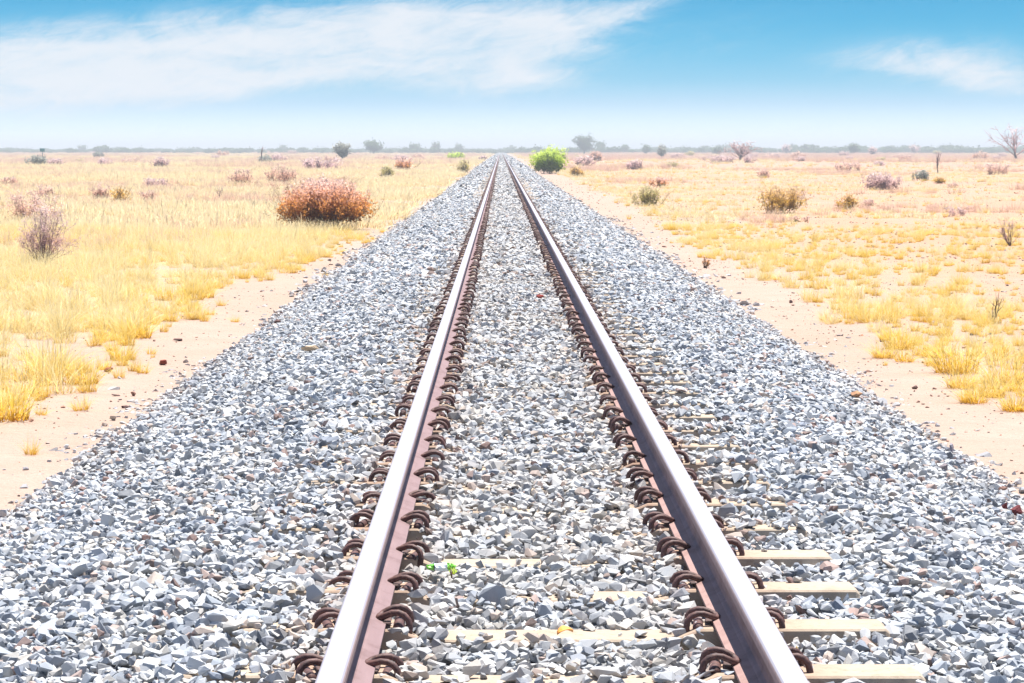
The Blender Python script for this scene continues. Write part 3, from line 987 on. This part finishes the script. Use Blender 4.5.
# ------------------------------------------------------------------ shrubs and trees
def branch_geo(seed, w_, h_, nst, r0, spread=1.0, sub=5, subsub=4, leaves=0, leaf=0.02, leaf_from=0.3, base_r=0.10, trunk=None, low=0.2, upright=0.0):
    """stems that leave the ground, fork twice and end in twigs; returns (branch arrays, leaf arrays, trunk arrays)"""
    r = np.random.default_rng(seed)
    seg = []; tips = []; tseg = []

    def grow(p, d, L, r_, nseg, lvl, store, bend=.22):
        pts = [p]
        for j in range(nseg):
            d = d + r.normal(0, bend, 3) + np.array([0, 0, .06 + upright * .1]); d /= np.linalg.norm(d)
            q = pts[-1] + d * L / nseg
            if q[2] < 0.01: q[2] = 0.01
            ra = r_ * (1 - .7 * j / nseg); rb = r_ * (1 - .7 * (j + 1) / nseg)
            store.append((*pts[-1], *q, ra, rb))
            pts.append(q)
        return pts, d
    base = np.zeros(3)
    starts = []
    if trunk:                                   # (height, radius, lean x)
        th, tr, tl = trunk
        pts, d = grow(base, np.array([tl, 0, 1.0]), th, tr, 4, 0, tseg, .10)
        starts = [pts[-1]] * max(1, int(nst * .6)) + [pts[2]] * (nst - max(1, int(nst * .6)))
    else:
        for i in range(nst):
            a = r.uniform(0, 2 * PI); q = base_r * w_ * math.sqrt(r.random())
            starts.append(np.array([q * math.cos(a), q * math.sin(a), 0.0]))
    for i, st in enumerate(starts):
        a = r.uniform(0, 2 * PI)
        el_ = low + (1 - low) * r.random() ** 0.8          # 0 flat .. 1 upright
        th_ = el_ * PI / 2
        tgt = np.array([math.cos(a) * math.cos(th_) * w_ * .5 * spread, math.sin(a) * math.cos(th_) * w_ * .5 * spread, math.sin(th_) * (h_ - st[2])])
        tgt[2] = max(tgt[2], .12 * h_)
        L = np.linalg.norm(tgt) * r.uniform(.7, 1.02)
        d0 = tgt / np.linalg.norm(tgt) + np.array([0, 0, .25]); d0 /= np.linalg.norm(d0)
        pts, d = grow(st, d0, L, r0 * r.uniform(.6, 1.1), 5, 1, seg, .13)
        for k in range(sub):
            j = r.integers(1, 5); f_ = r.random()
            p = pts[j] * (1 - f_) + pts[j + 1] * f_
            d1 = d0 + r.normal(0, .55, 3); d1[2] += .15; d1 /= np.linalg.norm(d1)
            pp, d2 = grow(p, d1, L * r.uniform(.2, .45), r0 * .5, 3, 2, seg, .2)
            tips.append(pp)
            for q_ in range(subsub):
                j2 = r.integers(1, 4)
                d3 = d1 + r.normal(0, .7, 3); d3[2] += .1; d3 /= np.linalg.norm(d3)
                p3, _ = grow(pp[j2], d3, L * r.uniform(.08, .22), r0 * .3, 2, 3, seg, .2)
                tips.append(p3)

    def tubes(sg):
        if not sg: return None
        sg = np.array(sg); m_ = len(sg)
        for c_ in (2, 5):                        # twigs rarely reach past the crown
            sg[:, c_] = np.where(sg[:, c_] > h_, h_ + (sg[:, c_] - h_) * .25, sg[:, c_])
        a, b, ra, rb = sg[:, 0:3], sg[:, 3:6], sg[:, 6], sg[:, 7]
        d = b - a; d /= np.linalg.norm(d, axis=1)[:, None] + 1e-9
        ref = np.where(np.abs(d[:, 2:3]) > .9, np.array([[1., 0, 0]]), np.array([[0, 0, 1.]]))
        u = np.cross(d, ref); u /= np.linalg.norm(u, axis=1)[:, None] + 1e-9
        w2 = np.cross(d, u)
        k_ = 4
        ring = []
        for j in range(k_):
            c_, s_ = math.cos(2 * PI * j / k_), math.sin(2 * PI * j / k_)
            ring.append((u * c_ + w2 * s_))
        ring = np.stack(ring, 1)
        v = np.concatenate([a[:, None] + ring * ra[:, None, None], b[:, None] + ring * rb[:, None, None]], 1).reshape(-1, 3)
        b0 = np.arange(m_)[:, None] * 2 * k_
        f = np.concatenate([np.concatenate([b0 + j, b0 + (j + 1) % k_, b0 + k_ + (j + 1) % k_, b0 + k_ + j], 1) for j in range(k_)])
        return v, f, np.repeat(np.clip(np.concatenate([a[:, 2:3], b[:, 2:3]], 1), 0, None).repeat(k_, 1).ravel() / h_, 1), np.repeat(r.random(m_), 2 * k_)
    lv = None
    if leaves and tips:
        ti = r.integers(0, len(tips), leaves)
        c = np.array([tips[i][r.integers(0, len(tips[i]))] for i in ti]) + r.normal(0, leaf * 1.3, (leaves, 3))
        c = c[c[:, 2] > leaf_from * h_ * r.uniform(.7, 1.1, len(c))]
        m_ = len(c)
        u = r.normal(size=(m_, 3)); u /= np.linalg.norm(u, axis=1)[:, None]
        q = r.normal(size=(m_, 3)); q -= u * (q * u).sum(1)[:, None]; q /= np.linalg.norm(q, axis=1)[:, None]
        s = leaf * r.uniform(.6, 1.3, (m_, 1))
        v = np.stack([c - u * s, c - q * s * .45, c + u * s, c + q * s * .45], 1).reshape(-1, 3)
        v[:, 2] = np.maximum(v[:, 2], .01)
        f = np.arange(m_ * 4).reshape(-1, 4)
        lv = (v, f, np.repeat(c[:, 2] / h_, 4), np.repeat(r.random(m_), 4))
    return tubes(seg), lv, tubes(tseg)


def geo_mesh(name, g):
    v, f, t, vv = g
    return mesh_np(name, v, f, False, {'t': t, 'v': vv})


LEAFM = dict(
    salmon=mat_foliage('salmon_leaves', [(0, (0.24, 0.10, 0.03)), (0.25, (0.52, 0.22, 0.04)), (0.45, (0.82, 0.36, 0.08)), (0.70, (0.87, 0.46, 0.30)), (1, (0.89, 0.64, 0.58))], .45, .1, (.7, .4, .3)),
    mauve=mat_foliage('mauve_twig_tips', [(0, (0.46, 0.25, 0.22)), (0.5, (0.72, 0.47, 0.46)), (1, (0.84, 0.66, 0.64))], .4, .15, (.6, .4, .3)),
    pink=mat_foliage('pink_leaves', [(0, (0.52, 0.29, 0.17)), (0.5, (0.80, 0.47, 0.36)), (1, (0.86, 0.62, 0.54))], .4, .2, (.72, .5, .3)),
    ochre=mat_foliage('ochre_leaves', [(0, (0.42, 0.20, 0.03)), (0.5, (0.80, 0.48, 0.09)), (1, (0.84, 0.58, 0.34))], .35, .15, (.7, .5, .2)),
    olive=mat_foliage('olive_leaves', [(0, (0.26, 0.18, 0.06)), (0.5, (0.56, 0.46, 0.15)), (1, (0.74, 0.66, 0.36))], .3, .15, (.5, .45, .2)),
    lime=mat_foliage('bright_green_leaves', [(0, (0.14, 0.12, 0.01)), (0.22, (0.42, 0.50, 0.005)), (0.65, (0.52, 0.70, 0.015)), (1, (0.62, 0.78, 0.16))], .45, .0, (.3, .5, .1)),  # stops paint a shaded foot and lit top into the leaves
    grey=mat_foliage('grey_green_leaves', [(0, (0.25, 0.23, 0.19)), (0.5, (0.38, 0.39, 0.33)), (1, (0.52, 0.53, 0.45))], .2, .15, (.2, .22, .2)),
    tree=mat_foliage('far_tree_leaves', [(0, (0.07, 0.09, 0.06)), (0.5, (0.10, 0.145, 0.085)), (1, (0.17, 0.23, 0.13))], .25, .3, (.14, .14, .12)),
    straw=M['straw'],
)


def shrub(px, py, wpx, hpx, kind, label, seed, cat='shrub', sink=0.0, dome=0.0, name='shrub', group=None, nst=16, sub=5, subsub=4, leaves=900, leafpx=1.0, leaf_from=.2, thick=.5,
          twig='twig', trunk=None, parts=('branches', 'foliage'), low=.15, upright=0.0, base_r=.10, spread=1.0):
    p = at(px, py)
    y = p.y
    w_, h_ = size(wpx, y), size(hpx, y)
    one = y / F                                  # one pixel there
    if trunk: trunk = (trunk[0] * h_, trunk[1] * one, trunk[2])
    b, l, t = branch_geo(seed, w_, h_, nst, thick * one, spread, sub, subsub, leaves if kind else 0, leafpx * one, leaf_from, base_r, trunk, low, upright)
    if dome and l is not None:                   # keep the leaves inside a rounded block
        v, f, t_, vv = l
        c4 = v.reshape(-1, 4, 3).mean(1)
        rg = np.random.default_rng(seed)
        ang = np.arctan2(c4[:, 1], c4[:, 0])
        lob = 1 + .10 * np.sin(3 * ang + seed) + .07 * np.sin(7 * ang + 2 * seed) + .07 * np.sin(c4[:, 0] / w_ * 17 + seed)
        q = (np.hypot(c4[:, 0], c4[:, 1]) / (w_ * .5)) ** 2.4 + (np.clip(c4[:, 2], 0, None) / h_) ** 2.4
        kk = q < dome * lob * (.45 + .75 * rg.random(len(q)) ** .6)
        kv = np.repeat(kk, 4)
        l = (v[kv], np.arange(kv.sum()).reshape(-1, 4), t_[kv], vv[kv])
    e = empty(name, (p.x, p.y, float(gz(p.x, p.y)) - sink * h_), 0)
    tag(e, label, cat, group)
    link(parts[0], geo_mesh(parts[0], b), M[twig], parent=e)
    if l is not None: link(parts[1], geo_mesh(parts[1], l), LEAFM[kind], parent=e)
    if t is not None: link('trunk', geo_mesh('trunk', t), M['darktwig'], parent=e)
    return e


# the big ones, left of the track
shrub(325, 230, 102, 51, 'salmon', 'big rounded orange and pink bush with dark hollow base beside the track', 1, dome=1.05, nst=130, sub=7, subsub=4, leaves=36000, leafpx=1.4,
      leaf_from=.2, thick=.15, twig='darktwig', low=.0, base_r=.40, spread=.82)
shrub(44, 268, 66, 56, 'mauve', 'leafless purple brown shrub fanning up from one dark foot in pale grass', 2, nst=26, sub=7, subsub=4, leaves=4200, leafpx=.85, leaf_from=.3, thick=.36,
      low=.08, base_r=.06, spread=1.35)
# the others of the plain: x, base y, width, height, leaf kind, label, stems, leaves
LIST = [
    (30, 222, 70, 26, 'pink', 'wide faded pink scrub behind the leafless purple shrub', 22, 1800),
    (120, 203, 22, 18, 'ochre', 'small orange bush with pinkish neighbour in the open meadow', 14, 800),
    (101, 202, 22, 16, 'pink', 'pinkish scrub touching the small orange bush', 12, 700),
    (148, 203, 20, 11, 'pink', 'low peach coloured scrub just beside the small orange bush, nearer the big bush', 10, 500),
    (38, 166, 26, 8, 'grey', 'low dark mauve bush at the foot of the thin post', 16, 900),
    (55, 166.5, 18, 6, 'mauve', 'flat mauve bush beside the thin post', 14, 500),
    (98, 158.5, 11, 4.5, 'grey', 'tiny grey green bush far out in the meadow, alone', 10, 400),
    (125, 163.5, 14, 4, 'pink', 'tiny reddish scrub beyond the meadow, between grey and mauve ones', 10, 300),
    (160, 168, 18, 9, 'mauve', 'small mauve bush with a yellow tuft at its foot', 14, 600),
    (155, 189, 30, 8, 'mauve', 'flat greyish thorn scrub in the open meadow', 12, 500),
    (11, 187, 20, 7, 'pink', 'low pinkish brown scrub near the frame edge above the faded pink one', 10, 400),
    (45, 200, 28, 11, 'pink', 'thin reddish stalks in pale grass above the leafless purple shrub', 12, 350),
    (243, 186, 30, 14, 'pink', 'blurred pink scrub out beyond the big orange bush', 16, 1000),
    (282, 184, 34, 14, 'pink', 'pink and olive scrub close behind the big orange bush', 18, 1200),
    (318, 170, 46, 10, 'mauve', 'long low mauve scrub below the round grey green tree', 20, 1300),
    (265, 163, 16, 6, 'grey', 'dark grey scrub at the foot of the bare thin trunk', 12, 500),
    (387, 178, 16, 9, 'olive', 'compact olive brown bush close to the ballast bank', 14, 900),
    (405, 171, 24, 11, 'salmon', 'reddish orange scrub behind the compact olive bush', 16, 900),
    (457, 160, 24, 6, 'lime', 'flat yellow green patch bush near the far track', 14, 700),
    (463, 173, 18, 11, 'olive', 'thin yellowish bush at the edge of the far ballast', 12, 350),
    (483, 160.5, 8, 4, 'mauve', 'tiny dark bush right against the far ballast', 8, 300),
    # right
    (779, 213, 50, 22, 'ochre', 'wide golden bush with pinkish crown on open sand', 34, 3600),
    (882, 190, 38, 15, 'mauve', 'dense mauve bush low on the sandier plain', 26, 2600),
    (847, 210, 19, 14, 'ochre', 'small round orange bush between the golden and the mauve bush', 16, 1000),
    (868, 207, 22, 6, 'pink', 'flat pink scrub beside the small round orange bush', 10, 400),
    (649, 206, 32, 16, 'olive', 'loose olive yellow bush with pale stalks near the belt of grass', 26, 1100),
    (660, 187, 20, 9, 'salmon', 'soft reddish scrub behind the loose olive bush', 12, 600),
    (577, 176, 14, 8, 'ochre', 'small brown and orange tuft of scrub at the foot of the bright green bush', 12, 700),
    (636, 169, 20, 8, 'mauve', 'mauve brown scrub out beyond the loose olive bush', 14, 700),
    (596, 162, 18, 8, 'pink', 'pale pink scrub under the large blue green tree', 14, 600),
    (672, 167, 16, 4, 'olive', 'flat brown scrub far beyond the olive bush', 8, 300),
    (720, 164, 34, 6, 'mauve', 'row like mauve scrub under the small bare round tree', 16, 700),
    (765, 178, 16, 8, 'pink', 'light pink scrub behind the golden bush', 10, 450),
    (921, 181, 17, 9, 'grey', 'pale grey green shrub on sand, set against a yellow one', 14, 700),
    (938, 184, 15, 5, 'ochre', 'low yellow shrub touching the pale grey green one', 10, 500),
    (953, 187, 12, 4, 'pink', 'tiny pink shrub next to the low yellow one', 8, 250),
    (995, 174, 34, 9, 'pink', 'reddish scrub under the large bare tree', 16, 800),
    (850, 170, 36, 7, 'pink', 'wide pale red scrub beyond the dense mauve bush', 16, 700),
    (800, 223, 26, 5, 'pink', 'flat reddish ground scrub in front of the golden bush', 10, 300),
    (955, 217, 26, 8, 'mauve', 'thin brownish scrub on the stony sand', 10, 250),
]
for i, (px, py, wp, hp, kd, lab, nst, lv) in enumerate(LIST):
    shrub(px, py, wp * 1.08, hp * 1.22, kd, lab, 20 + i, nst=nst, sub=5, subsub=3, leaves=int(lv * 1.5), leafpx=1.0, leaf_from=.12 if kd != 'ochre' else .05, thick=.27, low=.12, base_r=.3,
          sink=.07, dome=1.35, spread=1.2,
          twig='darktwig' if kd in ('ochre', 'salmon', 'olive') else 'twig')

# bright green bush by the track
shrub(550, 174, 36, 20, 'lime', 'bright lime green bush standing close beside the far track', 70, nst=60, sub=7, subsub=4, leaves=13000, leafpx=1.0, leaf_from=.14, thick=.14,
      twig='darktwig', low=.22, base_r=.24, upright=1.0)
# bare shrubs at the right
shrub(1010, 248, 24, 28, None, 'bare brown thorn shrub near the frame edge on yellow grass', 71, nst=12, sub=5, subsub=3, thick=.4, low=.2, base_r=.05, spread=1.3)
shrub(938, 173, 12, 21, None, 'bare thin sapling rising from pink scrub', 72, cat='sapling', name='sapling', nst=5, sub=4, subsub=3, thick=.4, low=.6, trunk=(.4, .7, 0), parts=('branches', 'foliage'))
shrub(262, 163, 5, 17, None, 'single bare thin trunk standing above dark grey scrub', 73, cat='sapling', name='sapling', nst=3, sub=2, subsub=2, thick=.35, low=.7, trunk=(.75, .8, 0.02))
shrub(993, 323, 14, 32, None, 'dark spiky dead twig standing up from a golden tuft', 74, cat='dead twig', name='dead_twig', nst=4, sub=2, subsub=1, thick=.8, low=.86, twig='darktwig', base_r=.05)
shrub(705, 268, 14, 12, 'salmon', 'little red leaved weed at the foot of the yellow belt', 75, cat='weed', name='weed', nst=8, sub=4, subsub=2, leaves=160, leafpx=.8, thick=.5, twig='darktwig')
shrub(220, 200, 12, 14, None, 'fine bare stalk shrub in the pale meadow before the big orange bush', 76, nst=6, sub=4, subsub=2, thick=.3, low=.5)

# trees standing out from the far tree line
def tree(px, py, wpx, hpx, kind, label, seed, leaves=2500, nst=14, lean=0.0, th=.3, thick=.35, leafpx=.9, low=.15, sub=6, subsub=4, trunk_r=1.3, spread=1.0):
    return shrub(px, py, wpx, hpx, kind, label, seed, cat='tree', name='tree', nst=nst, sub=sub, subsub=subsub, leaves=leaves, leafpx=leafpx, thick=thick, leaf_from=.25, twig='twig' if kind == 'mauve' else 'darktwig',
                 trunk=(th, trunk_r, lean), parts=('branches', 'crown'), low=low, spread=spread)


tree(342, 160.5, 24, 15, 'grey', 'round dusty grey green tree behind the mauve scrub', 80, 3000, 20, th=.12, low=.3)
tree(373.5, 154.5, 21, 12, 'tree', 'flat topped blue green tree on the horizon near the round grey one', 81, 2600)
tree(584, 154.5, 27, 17, 'tree', 'largest blue green tree on the horizon, beside the bright green bush', 82, 3600, 18, th=.25)
tree(600, 153.8, 16, 9, 'tree', 'smaller tree leaning against the largest blue green tree', 83, 1200)
tree(624, 153.6, 12, 7, 'tree', 'small pale green tree between the largest tree and the mauve twiggy one', 84, 800)
tree(645, 154.5, 12, 8, 'tree', 'round green small tree just before the twiggy grey one', 85, 900)
tree(662, 158, 14, 13, 'grey', 'twiggy grey tree with thin crown beyond the olive bush', 86, 700, 12, low=.2)
tree(740, 162, 24, 18, 'mauve', 'small bare round tree with fine grey twigs on the plain', 87, 500, 20, low=.0, th=.2, spread=1.7)
tree(718, 155, 12, 6, 'tree', 'little green tree beside the small bare round tree', 88, 700)
tree(786, 154, 12, 8, 'mauve', 'small bare mauve tree in front of the tree line', 89, 400)
tree(853, 154.5, 16, 9, 'tree', 'green tree clump standing above the far tree line', 90, 1000)
tree(872, 155.5, 14, 7, 'mauve', 'low dark mauve tree near the far green clump', 91, 500)
tree(915, 154, 14, 8, 'mauve', 'faint bare tree before the far tree line, nearer the large bare tree', 92, 400)
tree(805, 153.6, 12, 7, 'tree', 'low rounded tree among the far tree line beyond the mauve bush', 93, 700)
tree(413, 153.6, 22, 7.5, 'tree', 'wide low blue tree on the horizon before the rails meet', 94, 1300)
tree(436, 153.4, 11, 9, 'tree', 'slim blue tree beside the wide low one on the horizon', 95, 600)
tree(458, 153.2, 13, 7, 'tree', 'rounded blue bush tree close to where the rails meet', 96, 700)
tree(284, 153, 10, 7, 'tree', 'small peaked tree in the far tree line beyond the meadow', 97, 500)
tree(82, 152.8, 10, 6, 'tree', 'dark little tree in the far tree line near the thin post', 98, 500)
tree(512, 152.6, 9, 5.5, 'tree', 'small tree on the horizon right where the rails meet', 99, 400)
# the large bare tree at the right edge
tree(1017, 161, 66, 30, 'mauve', 'large bare spreading tree with leaning dark trunk at the edge of the plain', 100, 60, 13, lean=-.45, th=.30, thick=.5, leafpx=.6, low=.0, sub=6, subsub=4, trunk_r=1.8, spread=1.6)

# far scrub that only shows as low dabs: copies of three sources
protos = []
for i, (kd, lab) in enumerate((('mauve', 'low mauve scrub dab far out on the plain'), ('pink', 'low pinkish scrub dab far out on the plain'), ('olive', 'low brownish olive scrub dab far out on the plain'))):
    e = empty('shrub', (0, 0, 0))
    tag(e, lab, 'shrub', 'tiny far shrubs of the plain')
    b, l, t = branch_geo(150 + i, 2.4, 0.9, 14, .035, 1.0, 5, 3, 700, .09, .1, .3, None, .12)
    link('branches', geo_mesh('branches', b), M['twig'], parent=e)
    link('foliage', geo_mesh('foliage', l), LEAFM[kd], parent=e)
    protos.append(e)
cnt = 0
used = [0, 0, 0]
rs = np.random.default_rng(77)
while cnt < 60:
    px = rs.uniform(5, 1019); py = 153.2 + 13 * rs.random() ** 1.7
    if 455 < px < 575: continue
    p = at(px, py)
    q = rs.choice(3, p=(.45, .4, .15))
    src = protos[q]
    if used[q] == 0: e = src
    else:
        e = src.copy(); COL.objects.link(e)
        for ch in src.children:
            c = ch.copy(); COL.objects.link(c); c.parent = e
    used[q] += 1
    e.location = (p.x, p.y, float(gz(p.x, p.y)))
    e.rotation_euler = (0, 0, rs.uniform(0, 6.28))
    s = rs.uniform(.45, 1.0) * (1 + p.y / 1500)
    e.scale = (s * 1.2, s * 1.2, s)
    cnt += 1

# far tree line: one mass
def clump_mesh(seed):
    r = np.random.default_rng(seed)
    m_ = 420
    d = r.normal(size=(m_, 3)); d /= np.linalg.norm(d, axis=1)[:, None]
    c = d * r.uniform(.55, 1.0, (m_, 1)) * np.array([1, 1, .55]) + np.array([0, 0, .45])
    lob = r.uniform(-.7, .7, (5, 3)); lob[:, 2] = r.uniform(.2, .6, 5)
    c[: m_ // 2] = lob[r.integers(0, 5, m_ // 2)] + r.normal(0, .22, (m_ // 2, 3))
    c[:, 2] = np.clip(c[:, 2], .02, None)
    u = r.normal(size=(m_, 3)); u /= np.linalg.norm(u, axis=1)[:, None]
    q = r.normal(size=(m_, 3)); q -= u * (q * u).sum(1)[:, None]; q /= np.linalg.norm(q, axis=1)[:, None]
    s = .13 * r.uniform(.6, 1.3, (m_, 1))
    v = np.stack([c - u * s, c - q * s * .7, c + u * s, c + q * s * .7], 1).reshape(-1, 3)
    return mesh_np('treeline_clump', v, np.arange(m_ * 4).reshape(-1, 4), False, {'t': np.repeat(c[:, 2], 4), 'v': np.repeat(r.random(m_), 4)})


CL = [(clump_mesh(500 + i), LEAFM['tree']) for i in range(6)]
rs = np.random.default_rng(5)
m_ = 1500
x = rs.uniform(-380, 380, m_); y = rs.uniform(1150, 1700, m_)
hgt = (.9 + 1.0 * vnoise(x, y * .2, 28, 61) + .5 * rs.random(m_)) * np.where(rs.random(m_) < .05, 1.4, 1.0) * np.where(x > 90, 1.25, 1.0)
scatter('treeline', np.stack([x, y, gz(x, y) - .1], 1), np.stack([np.zeros(m_), np.zeros(m_), rs.uniform(0, 6.28, m_)], 1),
        np.stack([hgt * 1.5, hgt * 1.5, hgt * 1.35], 1), rs.integers(0, 6, m_), CL, 'hazy blue green belt of bush along the horizon', 'tree line')

# ------------------------------------------------------------------ small things
# thin post with a small teal plate far out in the meadow
p = at(42.5, 166)
post = empty('post', (p.x, p.y, 0)); tag(post, 'thin post with small blue green top plate above the low dark mauve bush', 'post')
hp_ = size(17, p.y)
v, f = tube([(0, 0, -.1), (0, 0, hp_ * .5), (0, 0, hp_)], .045, 8)
link('pole', mesh_np('pole', v, f, True), mat_plain('grey_post', (.25, .27, .28), (.35, .36, .36)), parent=post)
pl = box_mesh('plate', -.28, .28, -.05, .05, hp_ - .32, hp_ + .06, .02)
link('plate', pl, mat_plain('teal_plate', (.08, .24, .27), (.12, .30, .32)), parent=post)


def rock(px, py, wpx, hpx, c1, c2, label, seed, flat=.7, z=0.0, name='rock', cat='stone', rz=None):
    p = at(px, py, z)
    if z == 0.0:
        for _ in range(12):                      # lies on the slope of the ballast bank where that is higher than the sand
            z = max(0.0, float(bed_z(p.x)) + .012 if abs(p.x) < 2.85 else 0.0)
            p = at(px, py, z)
    w_ = size(wpx, p.y); h_ = size(hpx, p.y)
    me = stone_mesh(seed, 1.0, 13, name)
    m = mat_plain(name + '_stone', c1, c2, 1.5, .85, .5, bd=.02)
    o = link(name, me, m, loc=(p.x, p.y, z + h_ * .3))
    o.scale = (w_, w_ * .9, h_ * 1.1)
    o.rotation_euler = (0, 0, seed * 1.3 if rz is None else rz)
    tag(o, label, cat, 'single larger stones')
    return o


RED = ((.22, .05, .035), (.34, .10, .07)); BR = ((.20, .11, .09), (.32, .19, .15)); DK = ((.09, .05, .05), (.17, .10, .09)); MAR = ((.10, .02, .025), (.19, .05, .05))
rock(163, 365, 14, 8, *RED, 'bright red broken brick piece alone on the sand strip', 601)
rock(110, 372, 12, 6, *RED, 'dark red stone at the foot of the broad golden tuft', 602)
rock(133, 396, 8, 7, *BR, 'brown blocky stone standing on the sand strip', 603)
rock(116, 396, 9, 4, *DK, 'flat dark red brown stone beside the brown blocky one', 604)
rock(124, 408, 11, 4, *DK, 'flat dark stone at the ballast edge below the blocky one', 605)
rock(178, 341, 11, 4, *DK, 'flat dark stone on sand under the meadow edge, above the brick piece', 606)
rock(277, 323, 9, 4, *DK, 'dark stone at the ballast edge far up the sand strip', 607)
rock(856, 396, 24, 7, (.38, .19, .10), (.50, .28, .16), 'flat orange brown slab at the ballast toe', 608)
rock(915, 389, 8, 5, *DK, 'dark brown stone alone on the sandier strip', 609)
rock(951, 452, 11, 11, (.26, .24, .27), (.36, .33, .36), 'grey upright stone on the sand near the ballast toe', 610)
rock(944, 470, 13, 8, (.24, .2, .22), (.34, .29, .3), 'grey brown stone at the ballast toe below the upright one', 611)
rock(1018, 514, 20, 13, *MAR, 'larger maroon stone at the frame edge', 612)
rock(1005, 508, 9, 10, *MAR, 'smaller maroon stone touching the larger one', 613)
rock(1003, 490, 12, 5, *BR, 'brown flat stone on sand above the maroon pair', 614)
rock(791, 303, 6, 4, *DK, 'small dark stone at the foot of the grass belt', 615)
rock(540, 298, 9, 5, (.34, .06, .05), (.46, .12, .10), 'small red stone between the rails', 616, z=.43)
rock(797, 651, 7, 6, (.70, .47, .12), (.78, .58, .22), 'little yellow stone beside the rail clip', 617, z=.468)
rock(487, 222, 5, 3, *DK, 'dark stone against the inner side of the rail, far off', 618, z=.44)
rock(25, 470, 10, 4, (.3, .28, .3), (.4, .38, .4), 'flat grey stone on the sand strip at the frame edge', 619)
rock(200, 526, 26, 14, (.56, .38, .33), (.64, .48, .43), 'large pinkish stone lying in the grey ballast', 620, z=.30)
rock(310, 350, 18, 6, (.62, .46, .30), (.70, .55, .40), 'tan patch like flat stone in the grey ballast bank', 621, z=.40)

# orange dry leaf between the rails
def leaf_obj(px, py, wpx, label, c1, c2, z):
    p = at(px, py, z); s = size(wpx, p.y)
    vs = []
    for j in range(7):
        t = j / 6
        ww = .38 * math.sin(PI * min(1, t * .95 + .05)) ** .8 * s
        zz = .22 * s * math.sin(t * PI) + .1 * s * t
        vs += [(-.5 * s + s * t, -ww, zz + .14 * s), (-.5 * s + s * t, 0, zz), (-.5 * s + s * t, ww, zz + .16 * s)]
    f = []
    for j in range(6):
        a = j * 3
        f += [(a, a + 3, a + 4, a + 1), (a + 1, a + 4, a + 5, a + 2)]
    o = link('dry_leaf', mesh_np('dry_leaf', np.array(vs), np.array(f), True), mat_plain('orange_leaf', c1, c2, 40, .6, .2), loc=p)
    sm = o.modifiers.new('thickness', 'SOLIDIFY'); sm.thickness = .002
    o.rotation_euler = (.1, 0, .35)
    tag(o, label, 'leaf')
leaf_obj(565, 634, 17, 'curled orange dry leaf on the ballast beside the bare sleeper strip', (.75, .27, .05), (.80, .42, .14), .452)

# crumpled green and white litter
p = at(440, 575, .45)
lit = empty('litter', (p.x, p.y, .478), .12)
tag(lit, 'crumpled green and white litter lying on the ballast by the rail', 'litter')
def crumple(name, x0, x1, ra, rb, seed, mat):
    r = np.random.default_rng(seed)
    k, m2 = 10, 6
    v = []
    for j in range(m2):
        t = j / (m2 - 1)
        x_ = x0 + (x1 - x0) * t
        rr = ra + (rb - ra) * t
        for i in range(k):
            a = 2 * PI * i / k
            q = rr * (1 + r.normal(0, .13))
            v.append((x_ + r.normal(0, .0018), q * math.cos(a), q * math.sin(a) * .72))
    f = [(j * k + i, j * k + (i + 1) % k, (j + 1) * k + (i + 1) % k, (j + 1) * k + i) for j in range(m2 - 1) for i in range(k)]
    ends = [list(range(k)), [(m2 - 1) * k + i for i in range(k)][::-1]]
    return link(name, mesh_np(name, np.array(v), [np.array(f), np.array(ends)], False), mat, parent=lit)
gm = mat_plain('green_plastic', (.09, .40, .03), (.22, .58, .07), 60, .35, .2, .5)
crumple('middle_wrap', -.020, .024, .017, .019, 1, mat_plain('white_plastic', (.62, .72, .80), (.78, .82, .86), 60, .35, .2, .5))
crumple('end_piece', -.044, -.0202, .010, .0165, 2, gm)
crumple('end_piece', .0242, .050, .0185, .013, 3, gm)
# small green weed by the litter
shrub(452, 580, 11, 8, 'lime', 'tiny green weed growing beside the litter in the ballast', 78, cat='weed', name='weed', nst=6, sub=2, subsub=1, leaves=40, leafpx=1.6, thick=.6, leaf_from=0)
wd = [q for q in COL.objects if q.get('label', '').startswith('tiny green weed')][0]
p = at(452, 578, .445); wd.location = (p.x, p.y, .445); k_ = p.y / at(452, 580).y; wd.scale = (k_, k_, k_)

# ------------------------------------------------------------------ haze: the air of the plain
hz = box_mesh('haze', -2600, 2600, -60, 5200, -1.6, 14.0, 0.0001)
bm = bmesh.new(); bmesh.ops.create_cube(bm, size=1)
for q in bm.verts: q.co = (q.co.x * 5200, 2570 + q.co.y * 5260, 6.2 + q.co.z * 15.6)
hz = bpy.data.meshes.new('haze'); bm.to_mesh(hz); bm.free()
m, nt, out = new_mat('haze_air')
pv_ = nt.nodes.new('ShaderNodeVolumePrincipled')
pv_.inputs['Color'].default_value = (0.93, 0.97, 1.0, 1)
pv_.inputs['Density'].default_value = 0.00068
pv_.inputs['Anisotropy'].default_value = 0.0
nt.links.new(pv_.outputs[0], out.inputs['Volume'])
o = link('haze', hz, m)
tag(o, 'pale blue haze of hot air over the plain', 'haze', kind='stuff')
